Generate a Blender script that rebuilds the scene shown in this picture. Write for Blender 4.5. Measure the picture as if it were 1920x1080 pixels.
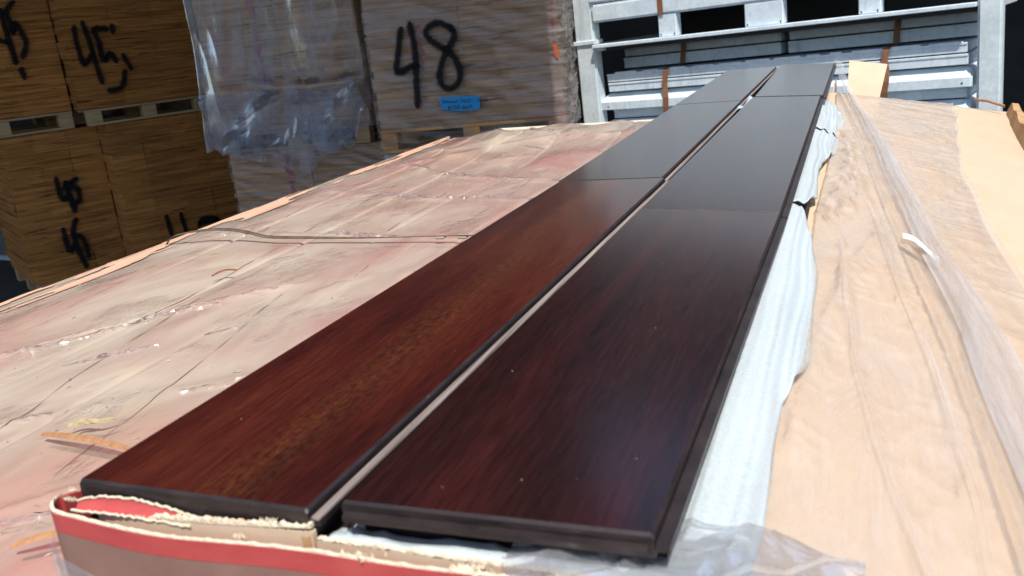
import bpy, bmesh, math, random
import numpy as np
from mathutils import Vector, Matrix

# ------------------------------------------------------------------ clear
for o in list(bpy.data.objects):
    bpy.data.objects.remove(o, do_unlink=True)
scene = bpy.context.scene
C = scene.collection
R = math.radians
rnd = random.Random(7)

# ------------------------------------------------------------------ camera
cam_d = bpy.data.cameras.new('camera')
cam = bpy.data.objects.new('camera', cam_d)
C.objects.link(cam)
right = Vector((0.93454, 0.34144, -0.10022)); up = Vector((-0.00774, 0.30108, 0.95357)); fwd = right.cross(up) * -1
M = Matrix.Identity(4)
for i in range(3):
    M[i][0] = right[i]; M[i][1] = up[i]; M[i][2] = -fwd[i]
M.translation = (0, 0, 1.69)
cam.matrix_world = M
cam_d.sensor_width = 36
cam_d.lens = 36 * 1687 / 1920
cam_d.clip_start = 0.02
cam_d.clip_end = 500
cam_d.dof.use_dof = True
cam_d.dof.focus_distance = 1.2
cam_d.dof.aperture_fstop = 18.0
scene.camera = cam

# ------------------------------------------------------------------ world, sun, exposure
SUN_DIR = Vector((0.50 * math.cos(R(60)), -0.866 * math.cos(R(60)), math.sin(R(60))))
w = bpy.data.worlds.new('World'); scene.world = w; w.use_nodes = True
nt = w.node_tree
sky = nt.nodes.new('ShaderNodeTexSky'); sky.sky_type = 'NISHITA'; sky.sun_disc = False
sky.sun_elevation = R(60); sky.sun_rotation = R(150); sky.altitude = 50; sky.air_density = 1.0; sky.dust_density = 1.2
bg = nt.nodes['Background']; bg.inputs['Strength'].default_value = 0.146
nt.links.new(sky.outputs[0], bg.inputs['Color'])
sd = bpy.data.lights.new('sun', 'SUN'); sd.energy = 4.3; sd.angle = R(0.5); sd.color = (1.0, 0.95, 0.87)
so = bpy.data.objects.new('sun', sd); C.objects.link(so)
so.rotation_euler = (-SUN_DIR).to_track_quat('-Z', 'Y').to_euler()
so.location = (4, -6, 9)
vs = scene.view_settings
vs.view_transform = 'Standard'; vs.look = 'None'; vs.gamma = 1; vs.use_curve_mapping = False
vs.exposure = 0.22

# ------------------------------------------------------------------ noise helper
_rs = np.random.RandomState(3)
_perm = _rs.rand(256, 256)
def vnoise(x, y):
    x = np.asarray(x, float); y = np.asarray(y, float)
    xi = np.floor(x).astype(int); yi = np.floor(y).astype(int)
    xf = x - xi; yf = y - yi
    u = xf * xf * (3 - 2 * xf); v = yf * yf * (3 - 2 * yf)
    a = _perm[xi % 256, yi % 256]; b = _perm[(xi + 1) % 256, yi % 256]
    c = _perm[xi % 256, (yi + 1) % 256]; d = _perm[(xi + 1) % 256, (yi + 1) % 256]
    return (a * (1 - u) + b * u) * (1 - v) + (c * (1 - u) + d * u) * v
def fbm(x, y, n=4):
    s = 0; a = 0.5
    for i in range(n):
        s = s + a * vnoise(x * 2 ** i + 17.3 * i, y * 2 ** i + 5.1 * i); a *= 0.5
    return s
def ridge(x, y):
    return 1 - np.abs(2 * vnoise(x, y) - 1)
def sstep(a, b, x):
    t = np.clip((np.asarray(x, float) - a) / (b - a), 0, 1); return t * t * (3 - 2 * t)
def dist_poly(X, Y, pts):
    """distance, along-parameter to a polyline in plan"""
    best = np.full(X.shape, 1e9); sgn = np.zeros(X.shape)
    for (ax, ay), (bx, by) in zip(pts[:-1], pts[1:]):
        dx, dy = bx - ax, by - ay; L2 = dx * dx + dy * dy
        t = np.clip(((X - ax) * dx + (Y - ay) * dy) / L2, 0, 1)
        d = np.hypot(X - ax - t * dx, Y - ay - t * dy)
        cr = (X - ax) * dy - (Y - ay) * dx
        m = d < best
        best = np.where(m, d, best); sgn = np.where(m, np.sign(cr), sgn)
    return best, sgn * best

# ------------------------------------------------------------------ materials
def newmat(name):
    m = bpy.data.materials.new(name); m.use_nodes = True
    n = m.node_tree
    for q in list(n.nodes): n.nodes.remove(q)
    out = n.nodes.new('ShaderNodeOutputMaterial')
    return m, n, out
def N(n, t, **kw):
    q = n.nodes.new(t)
    for k, v in kw.items():
        if k in q.inputs: q.inputs[k].default_value = v
        else: setattr(q, k, v)
    return q
def coords(n, kind, scale, rot=(0, 0, 0)):
    if kind == 'world':
        src = N(n, 'ShaderNodeNewGeometry').outputs['Position']
    elif kind == 'uv':
        src = N(n, 'ShaderNodeTexCoord').outputs['UV']
    else:
        src = N(n, 'ShaderNodeTexCoord').outputs['Object']
    mp = N(n, 'ShaderNodeMapping'); mp.inputs['Scale'].default_value = scale; mp.inputs['Rotation'].default_value = rot
    n.links.new(src, mp.inputs['Vector'])
    return mp.outputs[0]
def noise(n, vec, scale=1.0, detail=4.0, rough=0.6, dist=0.0):
    q = N(n, 'ShaderNodeTexNoise'); q.inputs['Scale'].default_value = scale
    q.inputs['Detail'].default_value = detail; q.inputs['Roughness'].default_value = rough; q.inputs['Distortion'].default_value = dist
    if vec is not None: n.links.new(vec, q.inputs['Vector'])
    return q.outputs['Fac']
def ramp(n, fac, stops):
    q = N(n, 'ShaderNodeValToRGB'); e = q.color_ramp.elements
    while len(e) < len(stops): e.new(0.5)
    for k, (p, c) in enumerate(stops):
        e[k].position = p
        e[k].color = (c, c, c, 1) if isinstance(c, (int, float)) else (*c, 1)
    n.links.new(fac, q.inputs['Fac'])
    return q.outputs['Color']
def mixc(n, fac, a, b, mode='MIX'):
    q = N(n, 'ShaderNodeMix'); q.data_type = 'RGBA'; q.blend_type = mode
    for s, v in ((0, fac), (6, a), (7, b)):
        if hasattr(v, 'is_linked') or hasattr(v, 'links'): n.links.new(v, q.inputs[s])
        elif s == 0: q.inputs[0].default_value = v
        else: q.inputs[s].default_value = (*v, 1)
    return q.outputs[2]
def math_(n, op, a, b=0.5):
    q = N(n, 'ShaderNodeMath'); q.operation = op
    for s, v in ((0, a), (1, b)):
        if hasattr(v, 'links'): n.links.new(v, q.inputs[s])
        else: q.inputs[s].default_value = v
    return q.outputs[0]
def bump(n, h, strength, dist=0.01):
    q = N(n, 'ShaderNodeBump'); q.inputs['Strength'].default_value = strength; q.inputs['Distance'].default_value = dist
    n.links.new(h, q.inputs['Height']); return q.outputs[0]
def pbsdf(n, out, color, rough=0.5, metal=0.0, normal=None, spec=0.5, coat=0.0, coat_rough=0.1):
    q = N(n, 'ShaderNodeBsdfPrincipled')
    if hasattr(color, 'links'): n.links.new(color, q.inputs['Base Color'])
    else: q.inputs['Base Color'].default_value = (*color, 1)
    if hasattr(rough, 'links'): n.links.new(rough, q.inputs['Roughness'])
    else: q.inputs['Roughness'].default_value = rough
    q.inputs['Metallic'].default_value = metal
    q.inputs['Specular IOR Level'].default_value = spec
    q.inputs['Coat Weight'].default_value = coat; q.inputs['Coat Roughness'].default_value = coat_rough
    if normal is not None: n.links.new(normal, q.inputs['Normal'])
    n.links.new(q.outputs[0], out.inputs['Surface'])
    return q
def obj_random(n):
    return N(n, 'ShaderNodeObjectInfo').outputs['Random']

def simple_mat(name, c1, c2, scale=(8, 8, 8), rough=0.7, kind='world', bmp=0.15, det=5, spec=0.4, rand=0.0, bdist=0.003):
    m, n, out = newmat(name)
    f = noise(n, coords(n, kind, scale), 1, det, 0.65)
    col = ramp(n, f, [(0.3, c1), (0.7, c2)])
    if rand:
        v = math_(n, 'MULTIPLY_ADD', obj_random(n), rand)
        v.node.inputs[2].default_value = 1 - rand / 2
        hs = N(n, 'ShaderNodeHueSaturation'); n.links.new(v, hs.inputs['Value']); n.links.new(col, hs.inputs['Color']); col = hs.outputs[0]
    pbsdf(n, out, col, rough, normal=bump(n, f, bmp, bdist), spec=spec)
    return m

def wood_mat(name, dark, mid, hi, gold, gold_amt, goldx, rough):
    m, n, out = newmat(name)
    tc = N(n, 'ShaderNodeTexCoord').outputs['Object']
    rv = math_(n, 'MULTIPLY', obj_random(n), 37.0)
    cx = N(n, 'ShaderNodeCombineXYZ'); n.links.new(rv, cx.inputs[0]); n.links.new(rv, cx.inputs[1])
    add = N(n, 'ShaderNodeVectorMath'); n.links.new(tc, add.inputs[0]); n.links.new(cx.outputs[0], add.inputs[1])
    def mp(s):
        q = N(n, 'ShaderNodeMapping'); q.inputs['Scale'].default_value = s; n.links.new(add.outputs[0], q.inputs['Vector']); return q.outputs[0]
    broad = noise(n, mp((26, 2.2, 1)), 1, 4, 0.55, 0.4)
    fine = noise(n, mp((420, 28, 1)), 1, 5, 0.7)
    fleck = noise(n, mp((300, 130, 1)), 1, 4, 0.7)
    col = ramp(n, broad, [(0.22, dark), (0.5, mid), (0.74, hi)])
    fl = ramp(n, fine, [(0.35, 0.35), (0.62, 1.0)])
    col = mixc(n, 0.72, col, fl, 'MULTIPLY')
    # ribbon figure (chatoyant golden stripe) at a given local x
    sx = N(n, 'ShaderNodeSeparateXYZ'); n.links.new(tc, sx.inputs[0])
    d = math_(n, 'SUBTRACT', sx.outputs[0], goldx)
    wob = math_(n, 'MULTIPLY', math_(n, 'SUBTRACT', noise(n, mp((3, 2.5, 1)), 1, 2, 0.5), 0.5), 0.05)
    d = math_(n, 'ABSOLUTE', math_(n, 'ADD', d, wob))
    band = math_(n, 'SUBTRACT', 1.0, math_(n, 'DIVIDE', d, 0.026)); band.node.use_clamp = True
    chk = ramp(n, fleck, [(0.40, 0.0), (0.68, 1.0)])
    g = math_(n, 'MULTIPLY', math_(n, 'MULTIPLY', band, chk), gold_amt)
    col = mixc(n, g, col, gold)
    speck = noise(n, mp((900, 900, 1)), 1, 1, 0.5)
    rr = math_(n, 'MULTIPLY_ADD', fine, 0.10); rr.node.inputs[2].default_value = rough - 0.05
    nrm = bump(n, fine, 0.06, 0.0006)
    pbsdf(n, out, col, rr, normal=nrm, spec=0.5, coat=0.55, coat_rough=0.15)
    return m

def film_mat(name, tint, lo, hi, scale, rough=0.14, bmp=0.35, bscale=(60, 60, 60), gl=1.0, tint2=None, rot=(0, 0, 0), kind='world', transl=0.35, p0=0.35, p1=0.65):
    """clear plastic film: see-through where clean, milky where it is dusty or creased, with a glossy skin"""
    m, n, out = newmat(name)
    v = coords(n, kind, scale, rot)
    f = noise(n, v, 1, 6, 0.68, 0.6)
    f2 = noise(n, coords(n, kind, bscale, rot), 1, 4, 0.6, 1.2)
    nrm = bump(n, f2, bmp, 0.004)
    a = ramp(n, f, [(p0, lo), (p1, hi)])
    col = ramp(n, noise(n, coords(n, kind, (5, 5, 5)), 1, 4, 0.6), [(0.35, tint), (0.65, tint2 or tint)])
    dif = N(n, 'ShaderNodeBsdfDiffuse'); n.links.new(col, dif.inputs['Color']); n.links.new(nrm, dif.inputs['Normal'])
    trl = N(n, 'ShaderNodeBsdfTranslucent'); n.links.new(col, trl.inputs['Color']); n.links.new(nrm, trl.inputs['Normal'])
    dm = N(n, 'ShaderNodeMixShader'); dm.inputs[0].default_value = transl
    n.links.new(dif.outputs[0], dm.inputs[1]); n.links.new(trl.outputs[0], dm.inputs[2])
    tr = N(n, 'ShaderNodeBsdfTransparent'); tr.inputs['Color'].default_value = (0.97, 0.97, 0.98, 1)
    mx = N(n, 'ShaderNodeMixShader'); n.links.new(a, mx.inputs[0]); n.links.new(tr.outputs[0], mx.inputs[1]); n.links.new(dm.outputs[0], mx.inputs[2])
    gls = N(n, 'ShaderNodeBsdfGlossy'); gls.inputs['Roughness'].default_value = rough; gls.inputs['Color'].default_value = (1, 1, 1, 1); n.links.new(nrm, gls.inputs['Normal'])
    fr = N(n, 'ShaderNodeFresnel'); fr.inputs['IOR'].default_value = 1.42; n.links.new(nrm, fr.inputs['Normal'])
    g = math_(n, 'MULTIPLY', fr.outputs[0], gl)
    m2 = N(n, 'ShaderNodeMixShader'); n.links.new(g, m2.inputs[0]); n.links.new(mx.outputs[0], m2.inputs[1]); n.links.new(gls.outputs[0], m2.inputs[2])
    n.links.new(m2.outputs[0], out.inputs['Surface'])
    return m

def board_mat(name, c1, c2, c3, line=260, pink=0.0):
    """stacked thin board edges: fine uneven horizontal layers"""
    m, n, out = newmat(name)
    f = noise(n, coords(n, 'world', (2.2, 2.2, line)), 1, 4, 0.7)
    g = noise(n, coords(n, 'world', (2.2, 2.2, 30)), 1, 4, 0.6)
    gap = noise(n, coords(n, 'world', (3.5, 3.5, 75)), 1, 3, 0.6)
    col = ramp(n, f, [(0.25, c1), (0.55, c2), (0.8, c3)])
    col = mixc(n, 0.75, col, ramp(n, g, [(0.3, 0.55), (0.7, 1.0)]), 'MULTIPLY')
    col = mixc(n, 1.0, col, ramp(n, gap, [(0.30, 0.12), (0.38, 1.0)]), 'MULTIPLY')
    if pink:
        pk = noise(n, coords(n, 'world', (2.5, 2.5, 0.7)), 1, 3, 0.6)
        col = mixc(n, ramp(n, pk, [(0.60, 0.0), (0.66, pink)]), col, (0.33, 0.05, 0.09))
    v = math_(n, 'MULTIPLY_ADD', obj_random(n), 0.26); v.node.inputs[2].default_value = 0.87
    hs = N(n, 'ShaderNodeHueSaturation'); n.links.new(v, hs.inputs['Value']); n.links.new(col, hs.inputs['Color'])
    pbsdf(n, out, hs.outputs[0], 0.85, normal=bump(n, f, 0.6, 0.004), spec=0.2)
    return m

def galv_mat(name, c1, c2):
    m, n, out = newmat(name)
    vor = N(n, 'ShaderNodeTexVoronoi'); vor.inputs['Scale'].default_value = 1
    n.links.new(coords(n, 'world', (55, 55, 55)), vor.inputs['Vector'])
    f = noise(n, coords(n, 'world', (9, 9, 14)), 1, 6, 0.7)
    sp = mixc(n, 0.2, f, vor.outputs['Color'])
    bw = N(n, 'ShaderNodeRGBToBW'); n.links.new(sp, bw.inputs[0])
    col = ramp(n, bw.outputs[0], [(0.3, c1), (0.65, c2)])
    st = noise(n, coords(n, 'world', (22, 22, 3)), 1, 5, 0.7)
    col = mixc(n, ramp(n, st, [(0.56, 0.0), (0.74, 0.6)]), col, (0.33, 0.34, 0.35))
    ru = noise(n, coords(n, 'world', (6, 6, 40)), 1, 5, 0.75)
    col = mixc(n, ramp(n, ru, [(0.68, 0.0), (0.76, 0.55)]), col, (0.30, 0.19, 0.11))
    pbsdf(n, out, col, 0.55, metal=0.0, normal=bump(n, f, 0.08, 0.003), spec=0.5)
    return m

MT = {}
MT['asphalt'] = simple_mat('asphalt', (0.035, 0.035, 0.037), (0.075, 0.073, 0.07), (14, 14, 14), 0.9, bmp=0.4)
MT['wood_red'] = wood_mat('mahogany_red', (0.018, 0.006, 0.006), (0.076, 0.014, 0.010), (0.128, 0.029, 0.014), (0.21, 0.085, 0.026), 0.36, 0.012, 0.21)
MT['wood_dark'] = wood_mat('mahogany_dark', (0.011, 0.006, 0.006), (0.032, 0.009, 0.009), (0.068, 0.014, 0.012), (0.10, 0.04, 0.02), 0.08, 0.02, 0.23)
MT['wood_side'] = simple_mat('stained_edge', (0.014, 0.010, 0.010), (0.040, 0.028, 0.027), (40, 40, 300), 0.38, bmp=0.2)
MT['raw'] = simple_mat('raw_tongue', (0.09, 0.07, 0.065), (0.42, 0.34, 0.30), (520, 7, 60), 0.75, bmp=0.3)
MT['kraft'] = simple_mat('kraft_board', (0.59, 0.445, 0.305), (0.65, 0.495, 0.35), (30, 12, 30), 0.8, bmp=0.12, det=7)
MT['kraft_dark'] = simple_mat('kraft_inner', (0.42, 0.25, 0.11), (0.56, 0.36, 0.18), (40, 40, 40), 0.85, bmp=0.2)
MT['torn'] = simple_mat('torn_fibre', (0.62, 0.52, 0.36), (0.82, 0.74, 0.58), (250, 250, 250), 0.95, bmp=0.5)
MT['red_print'] = simple_mat('red_printed_board', (0.42, 0.055, 0.055), (0.52, 0.095, 0.085), (30, 30, 60), 0.55, bmp=0.1)
MT['brown_print'] = simple_mat('brown_printed_board', (0.20, 0.115, 0.09), (0.28, 0.165, 0.13), (25, 25, 25), 0.6, bmp=0.1)
MT['peach'] = simple_mat('peach_ink', (0.62, 0.42, 0.22), (0.72, 0.5, 0.28), (90, 90, 90), 0.6)
MT['foam'] = None
MT['strap'] = simple_mat('brown_strap', (0.16, 0.07, 0.035), (0.28, 0.12, 0.055), (60, 60, 9), 0.55, bmp=0.15)
MT['strap_grey'] = simple_mat('dusty_strap', (0.07, 0.045, 0.03), (0.17, 0.12, 0.08), (70, 70, 70), 0.6)
MT['steel_seal'] = simple_mat('seal_metal', (0.20, 0.17, 0.13), (0.34, 0.29, 0.22), (90, 90, 90), 0.4)
MT['galv'] = galv_mat('galvanised_steel', (0.52, 0.61, 0.68), (0.70, 0.78, 0.83))
MT['galv_post'] = galv_mat('galvanised_post', (0.50, 0.58, 0.61), (0.68, 0.75, 0.77))
MT['board'] = board_mat('board_edges', (0.15, 0.055, 0.014), (0.45, 0.20, 0.056), (0.60, 0.30, 0.10), 105)
MT['board_pale'] = board_mat('wrapped_board_edges', (0.24, 0.13, 0.07), (0.58, 0.37, 0.215), (0.72, 0.52, 0.34), 70, pink=0.3)
MT['pallet'] = simple_mat('pallet_pine', (0.28, 0.19, 0.10), (0.44, 0.32, 0.19), (6, 6, 60), 0.85, bmp=0.3, rand=0.3)
MT['pallet_new'] = simple_mat('pallet_orange_pine', (0.45, 0.22, 0.07), (0.58, 0.32, 0.11), (6, 6, 60), 0.8, bmp=0.3, rand=0.2)
MT['wall_dark'] = simple_mat('shed_cladding', (0.035, 0.037, 0.042), (0.06, 0.06, 0.065), (3, 3, 3), 0.8)
MT['roof_dark'] = simple_mat('shed_roof', (0.06, 0.06, 0.065), (0.10, 0.10, 0.105), (3, 3, 3), 0.8)
MT['bluetape'] = simple_mat('blue_tape', (0.0, 0.20, 0.50), (0.01, 0.28, 0.62), (50, 50, 50), 0.5)
MT['ink'] = simple_mat('marker_ink', (0.01, 0.015, 0.05), (0.02, 0.03, 0.08), (50, 50, 50), 0.6)
MT['white'] = simple_mat('white_scrap', (0.78, 0.78, 0.76), (0.88, 0.88, 0.86), (60, 60, 60), 0.5)
MT['rustbit'] = simple_mat('torn_red_label', (0.32, 0.04, 0.02), (0.5, 0.14, 0.05), (90, 90, 90), 0.7)
MT['splinter'] = simple_mat('wood_splinter', (0.30, 0.14, 0.06), (0.48, 0.25, 0.12), (150, 30, 60), 0.8)
MT['leafdry'] = simple_mat('dry_leaf', (0.34, 0.25, 0.12), (0.56, 0.46, 0.28), (150, 150, 150), 0.8)
MT['teal'] = simple_mat('teal_tarp', (0.03, 0.22, 0.22), (0.06, 0.34, 0.32), (20, 20, 20), 0.6)
MT['wire'] = simple_mat('wire', (0.22, 0.24, 0.25), (0.36, 0.38, 0.39), (30, 30, 30), 0.5)
MT['rail'] = simple_mat('pale_rail', (0.30, 0.38, 0.44), (0.42, 0.5, 0.55), (20, 20, 20), 0.5)
MT['film_right'] = film_mat('clear_film', (0.78, 0.73, 0.68), 0.16, 0.50, (30, 6, 12), 0.16, 0.25, (110, 30, 60), 0.6)
MT['film_fold'] = film_mat('folded_film', (0.78, 0.78, 0.80), 0.16, 0.52, (34, 3, 30), 0.16, 0.3, (160, 12, 90), 0.5)
MT['film_stack'] = film_mat('stretch_film', (0.56, 0.52, 0.52), 0.02, 0.52, (2.2, 2.2, 26), 0.16, 0.6, (8, 8, 60), 0.85, p0=0.42, p1=0.66)
MT['film_drape'] = film_mat('hanging_film', (0.50, 0.52, 0.60), 0.06, 0.56, (11, 11, 3), 0.2, 0.45, (26, 26, 9), 0.7, (0.42, 0.46, 0.58), p0=0.40, p1=0.66)
MT['film_crease'] = film_mat('creased_film', (0.78, 0.77, 0.77), 0.08, 0.46, (60, 9, 30), 0.16, 0.3, (160, 12, 90), 0.4)
MT['film_pleat'] = film_mat('pleated_film', (0.78, 0.70, 0.66), 0.06, 0.28, (60, 60, 30), 0.22, 0.0, (60, 60, 60), 1.3)
MT['film_skirt'] = film_mat('doubled_film', (0.42, 0.46, 0.56), 0.10, 0.52, (9, 9, 4), 0.22, 0.45, (22, 22, 10), 0.5, (0.34, 0.38, 0.50), p0=0.36, p1=0.64)
MT['film_front'] = film_mat('bag_film', (0.76, 0.77, 0.80), 0.20, 0.50, (30, 30, 12), 0.10, 0.2, (60, 60, 40), 0.4)

def foam_material():
    m, n, out = newmat('packing_foam')
    f = noise(n, coords(n, 'world', (420, 420, 420)), 1, 3, 0.7)
    g = noise(n, coords(n, 'world', (40, 6, 20)), 1, 3, 0.5)
    col = ramp(n, f, [(0.3, (0.49, 0.56, 0.59)), (0.7, (0.62, 0.69, 0.71))])
    col = mixc(n, 0.4, col, ramp(n, g, [(0.3, 0.8), (0.7, 1.0)]), 'MULTIPLY')
    pbsdf(n, out, col, 0.42, normal=bump(n, f, 0.35, 0.0012), spec=0.5)
    return m
MT['foam'] = foam_material()

def pink_material():
    """printed red and tan carton tops seen under the wrap"""
    m, n, out = newmat('pink_printed_carton')
    f = noise(n, coords(n, 'world', (6, 2.4, 1), (0, 0, 0.45)), 1, 7, 0.7, 0.3)
    g = noise(n, coords(n, 'world', (3, 3, 3)), 1, 3, 0.5)
    col = ramp(n, f, [(0.30, (0.58, 0.36, 0.27)), (0.45, (0.59, 0.27, 0.24)), (0.58, (0.57, 0.19, 0.195)), (0.72, (0.50, 0.13, 0.14))])
    col = mixc(n, ramp(n, g, [(0.5, 0.0), (0.7, 0.6)]), col, (0.62, 0.36, 0.24))
    pbsdf(n, out, col, 0.7, spec=0.3)
    return m
MT['pink'] = pink_material()
MT['salmon'] = simple_mat('salmon_edge_board', (0.60, 0.32, 0.22), (0.64, 0.44, 0.29), (60, 6, 30), 0.8, bmp=0.2)

def dust_film():
    m, n, out = newmat('dusty_wrap')
    v = coords(n, 'world', (8, 3.6, 4), (0, 0, 0.45))
    f = noise(n, v, 1, 4, 0.55, 0.5)
    big = noise(n, coords(n, 'world', (2.6, 1.8, 2)), 1, 3, 0.5)
    a0 = math_(n, 'ADD', math_(n, 'MULTIPLY', f, 0.6), math_(n, 'MULTIPLY', big, 0.4))
    a = ramp(n, a0, [(0.38, 0.32), (0.50, 0.58), (0.62, 0.84)])
    fleck = noise(n, coords(n, 'world', (260, 140, 100)), 1, 3, 0.6)
    col = ramp(n, big, [(0.35, (0.53, 0.44, 0.365)), (0.65, (0.57, 0.475, 0.37))])
    col = mixc(n, ramp(n, fleck, [(0.71, 0.0), (0.76, 0.7)]), col, (0.62, 0.50, 0.22))
    pat = noise(n, coords(n, 'world', (14, 7, 5), (0, 0, 0.7)), 1, 2, 0.4, 0.4)
    col = mixc(n, ramp(n, pat, [(0.68, 0.0), (0.72, 0.45)]), col, (0.62, 0.52, 0.36))
    bz = noise(n, coords(n, 'world', (34, 10, 30), (0, 0, 0.5)), 1, 5, 0.6, 1.5)
    cz = noise(n, coords(n, 'world', (120, 55, 60), (0, 0, 0.6)), 1, 3, 0.6, 2.0)
    cm = ramp(n, noise(n, coords(n, 'world', (9, 5, 6), (0, 0, 0.9)), 1, 3, 0.6), [(0.56, 0.0), (0.66, 1.0)])
    nrm = bump(n, math_(n, 'ADD', math_(n, 'MULTIPLY', bz, 0.10), math_(n, 'MULTIPLY', cz, math_(n, 'MULTIPLY', cm, 0.4))), 1.0, 0.012)
    dif = N(n, 'ShaderNodeBsdfDiffuse'); n.links.new(col, dif.inputs['Color'])
    tr = N(n, 'ShaderNodeBsdfTransparent')
    mx = N(n, 'ShaderNodeMixShader'); n.links.new(a, mx.inputs[0]); n.links.new(tr.outputs[0], mx.inputs[1]); n.links.new(dif.outputs[0], mx.inputs[2])
    gls = N(n, 'ShaderNodeBsdfGlossy'); gls.inputs['Roughness'].default_value = 0.17; n.links.new(nrm, gls.inputs['Normal'])
    fr = N(n, 'ShaderNodeFresnel'); fr.inputs['IOR'].default_value = 1.38; n.links.new(nrm, fr.inputs['Normal'])
    dustmask = math_(n, 'ADD', math_(n, 'MULTIPLY', ramp(n, a0, [(0.40, 1.0), (0.62, 0.6)]), 0.9), math_(n, 'MULTIPLY', cm, 0.25))
    g = math_(n, 'MULTIPLY', fr.outputs[0], dustmask)
    m2 = N(n, 'ShaderNodeMixShader'); n.links.new(g, m2.inputs[0]); n.links.new(mx.outputs[0], m2.inputs[1]); n.links.new(gls.outputs[0], m2.inputs[2])
    n.links.new(m2.outputs[0], out.inputs['Surface'])
    return m
MT['film_pink'] = dust_film()

def spray_material():
    m, n, out = newmat('black_spray_paint')
    uv = N(n, 'ShaderNodeTexCoord').outputs['UV']
    sx = N(n, 'ShaderNodeSeparateXYZ'); n.links.new(uv, sx.inputs[0])
    d = math_(n, 'ABSOLUTE', math_(n, 'SUBTRACT', sx.outputs[0], 0.5))
    nz = math_(n, 'MULTIPLY', math_(n, 'SUBTRACT', noise(n, coords(n, 'world', (90, 90, 90)), 1, 4, 0.7), 0.5), 0.22)
    a = ramp(n, math_(n, 'ADD', d, nz), [(0.20, 0.93), (0.46, 0.0)])
    dif = N(n, 'ShaderNodeBsdfDiffuse'); dif.inputs['Color'].default_value = (0.012, 0.013, 0.016, 1)
    tr = N(n, 'ShaderNodeBsdfTransparent')
    mx = N(n, 'ShaderNodeMixShader'); n.links.new(a, mx.inputs[0]); n.links.new(tr.outputs[0], mx.inputs[1]); n.links.new(dif.outputs[0], mx.inputs[2])
    n.links.new(mx.outputs[0], out.inputs['Surface'])
    return m
MT['spray'] = spray_material()

# ------------------------------------------------------------------ object helpers
def tag(o, label=None, cat=None, group=None, kind=None):
    if label: o['label'] = label
    if cat: o['category'] = cat
    if group: o['group'] = group
    if kind: o['kind'] = kind
    return o
def empty(name, loc=(0, 0, 0), rz=0.0, rot=None):
    o = bpy.data.objects.new(name, None); C.objects.link(o)
    o.location = loc; o.rotation_euler = rot if rot else (0, 0, rz); o.empty_display_size = 0.1
    return o
def link(name, me, mat, parent=None, smooth=False, loc=None):
    o = bpy.data.objects.new(name, me); C.objects.link(o)
    if mat is not None and not me.materials:
        for q in (mat if isinstance(mat, (list, tuple)) else [mat]): me.materials.append(q)
    if parent is not None: o.parent = parent
    if loc is not None: o.location = loc
    if smooth:
        me.polygons.foreach_set('use_smooth', [True] * len(me.polygons))
    return o
def from_py(name, v, f, mat, parent=None, smooth=False, loc=None):
    me = bpy.data.meshes.new(name); me.from_pydata([tuple(map(float, q)) for q in v], [], [tuple(int(k) for k in q) for q in f]); me.update()
    return link(name, me, mat, parent, smooth, loc)
def grid(name, X, Y, Z, mat, parent=None, mask=None, loc=None):
    """X, Y, Z: 2-D arrays of one sheet; faces can be dropped with mask"""
    a, b = X.shape
    v = np.stack([X.ravel(), Y.ravel(), Z.ravel()], 1)
    i, j = np.meshgrid(np.arange(a - 1), np.arange(b - 1), indexing='ij')
    q = np.stack([i * b + j, (i + 1) * b + j, (i + 1) * b + j + 1, i * b + j + 1], -1).reshape(-1, 4)
    if mask is not None: q = q[mask.ravel()]
    me = bpy.data.meshes.new(name)
    me.vertices.add(len(v)); me.vertices.foreach_set('co', v.ravel())
    me.loops.add(q.size); me.loops.foreach_set('vertex_index', q.ravel())
    me.polygons.add(len(q)); me.polygons.foreach_set('loop_start', np.arange(0, q.size, 4)); me.polygons.foreach_set('loop_total', np.full(len(q), 4))
    me.update(calc_edges=True); me.validate()
    return link(name, me, mat, parent, True, loc)
def box_mesh(name, x0, x1, y0, y1, z0, z1, bev=0.0, seg=1):
    bm = bmesh.new()
    bmesh.ops.create_cube(bm, size=1)
    for v in bm.verts:
        v.co = Vector((x0 + (v.co.x + .5) * (x1 - x0), y0 + (v.co.y + .5) * (y1 - y0), z0 + (v.co.z + .5) * (z1 - z0)))
    if bev: bmesh.ops.bevel(bm, geom=bm.edges[:], offset=bev, segments=seg, affect='EDGES')
    me = bpy.data.meshes.new(name); bm.to_mesh(me); bm.free()
    return me
def box(name, x0, x1, y0, y1, z0, z1, mat, parent=None, bev=0.0, seg=1):
    return link(name, box_mesh(name, x0, x1, y0, y1, z0, z1, bev, seg), mat, parent)
def tube_data(pts, r, n=6):
    v = []; f = []
    pts = [Vector(p) for p in pts]
    for k, p in enumerate(pts):
        t = (pts[min(k + 1, len(pts) - 1)] - pts[max(k - 1, 0)]).normalized()
        a = t.orthogonal().normalized(); b = t.cross(a)
        for i in range(n):
            an = 2 * math.pi * i / n; v.append(p + (a * math.cos(an) + b * math.sin(an)) * r)
    for k in range(len(pts) - 1):
        for i in range(n):
            f.append((k * n + i, k * n + (i + 1) % n, (k + 1) * n + (i + 1) % n, (k + 1) * n + i))
    return v, f
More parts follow.
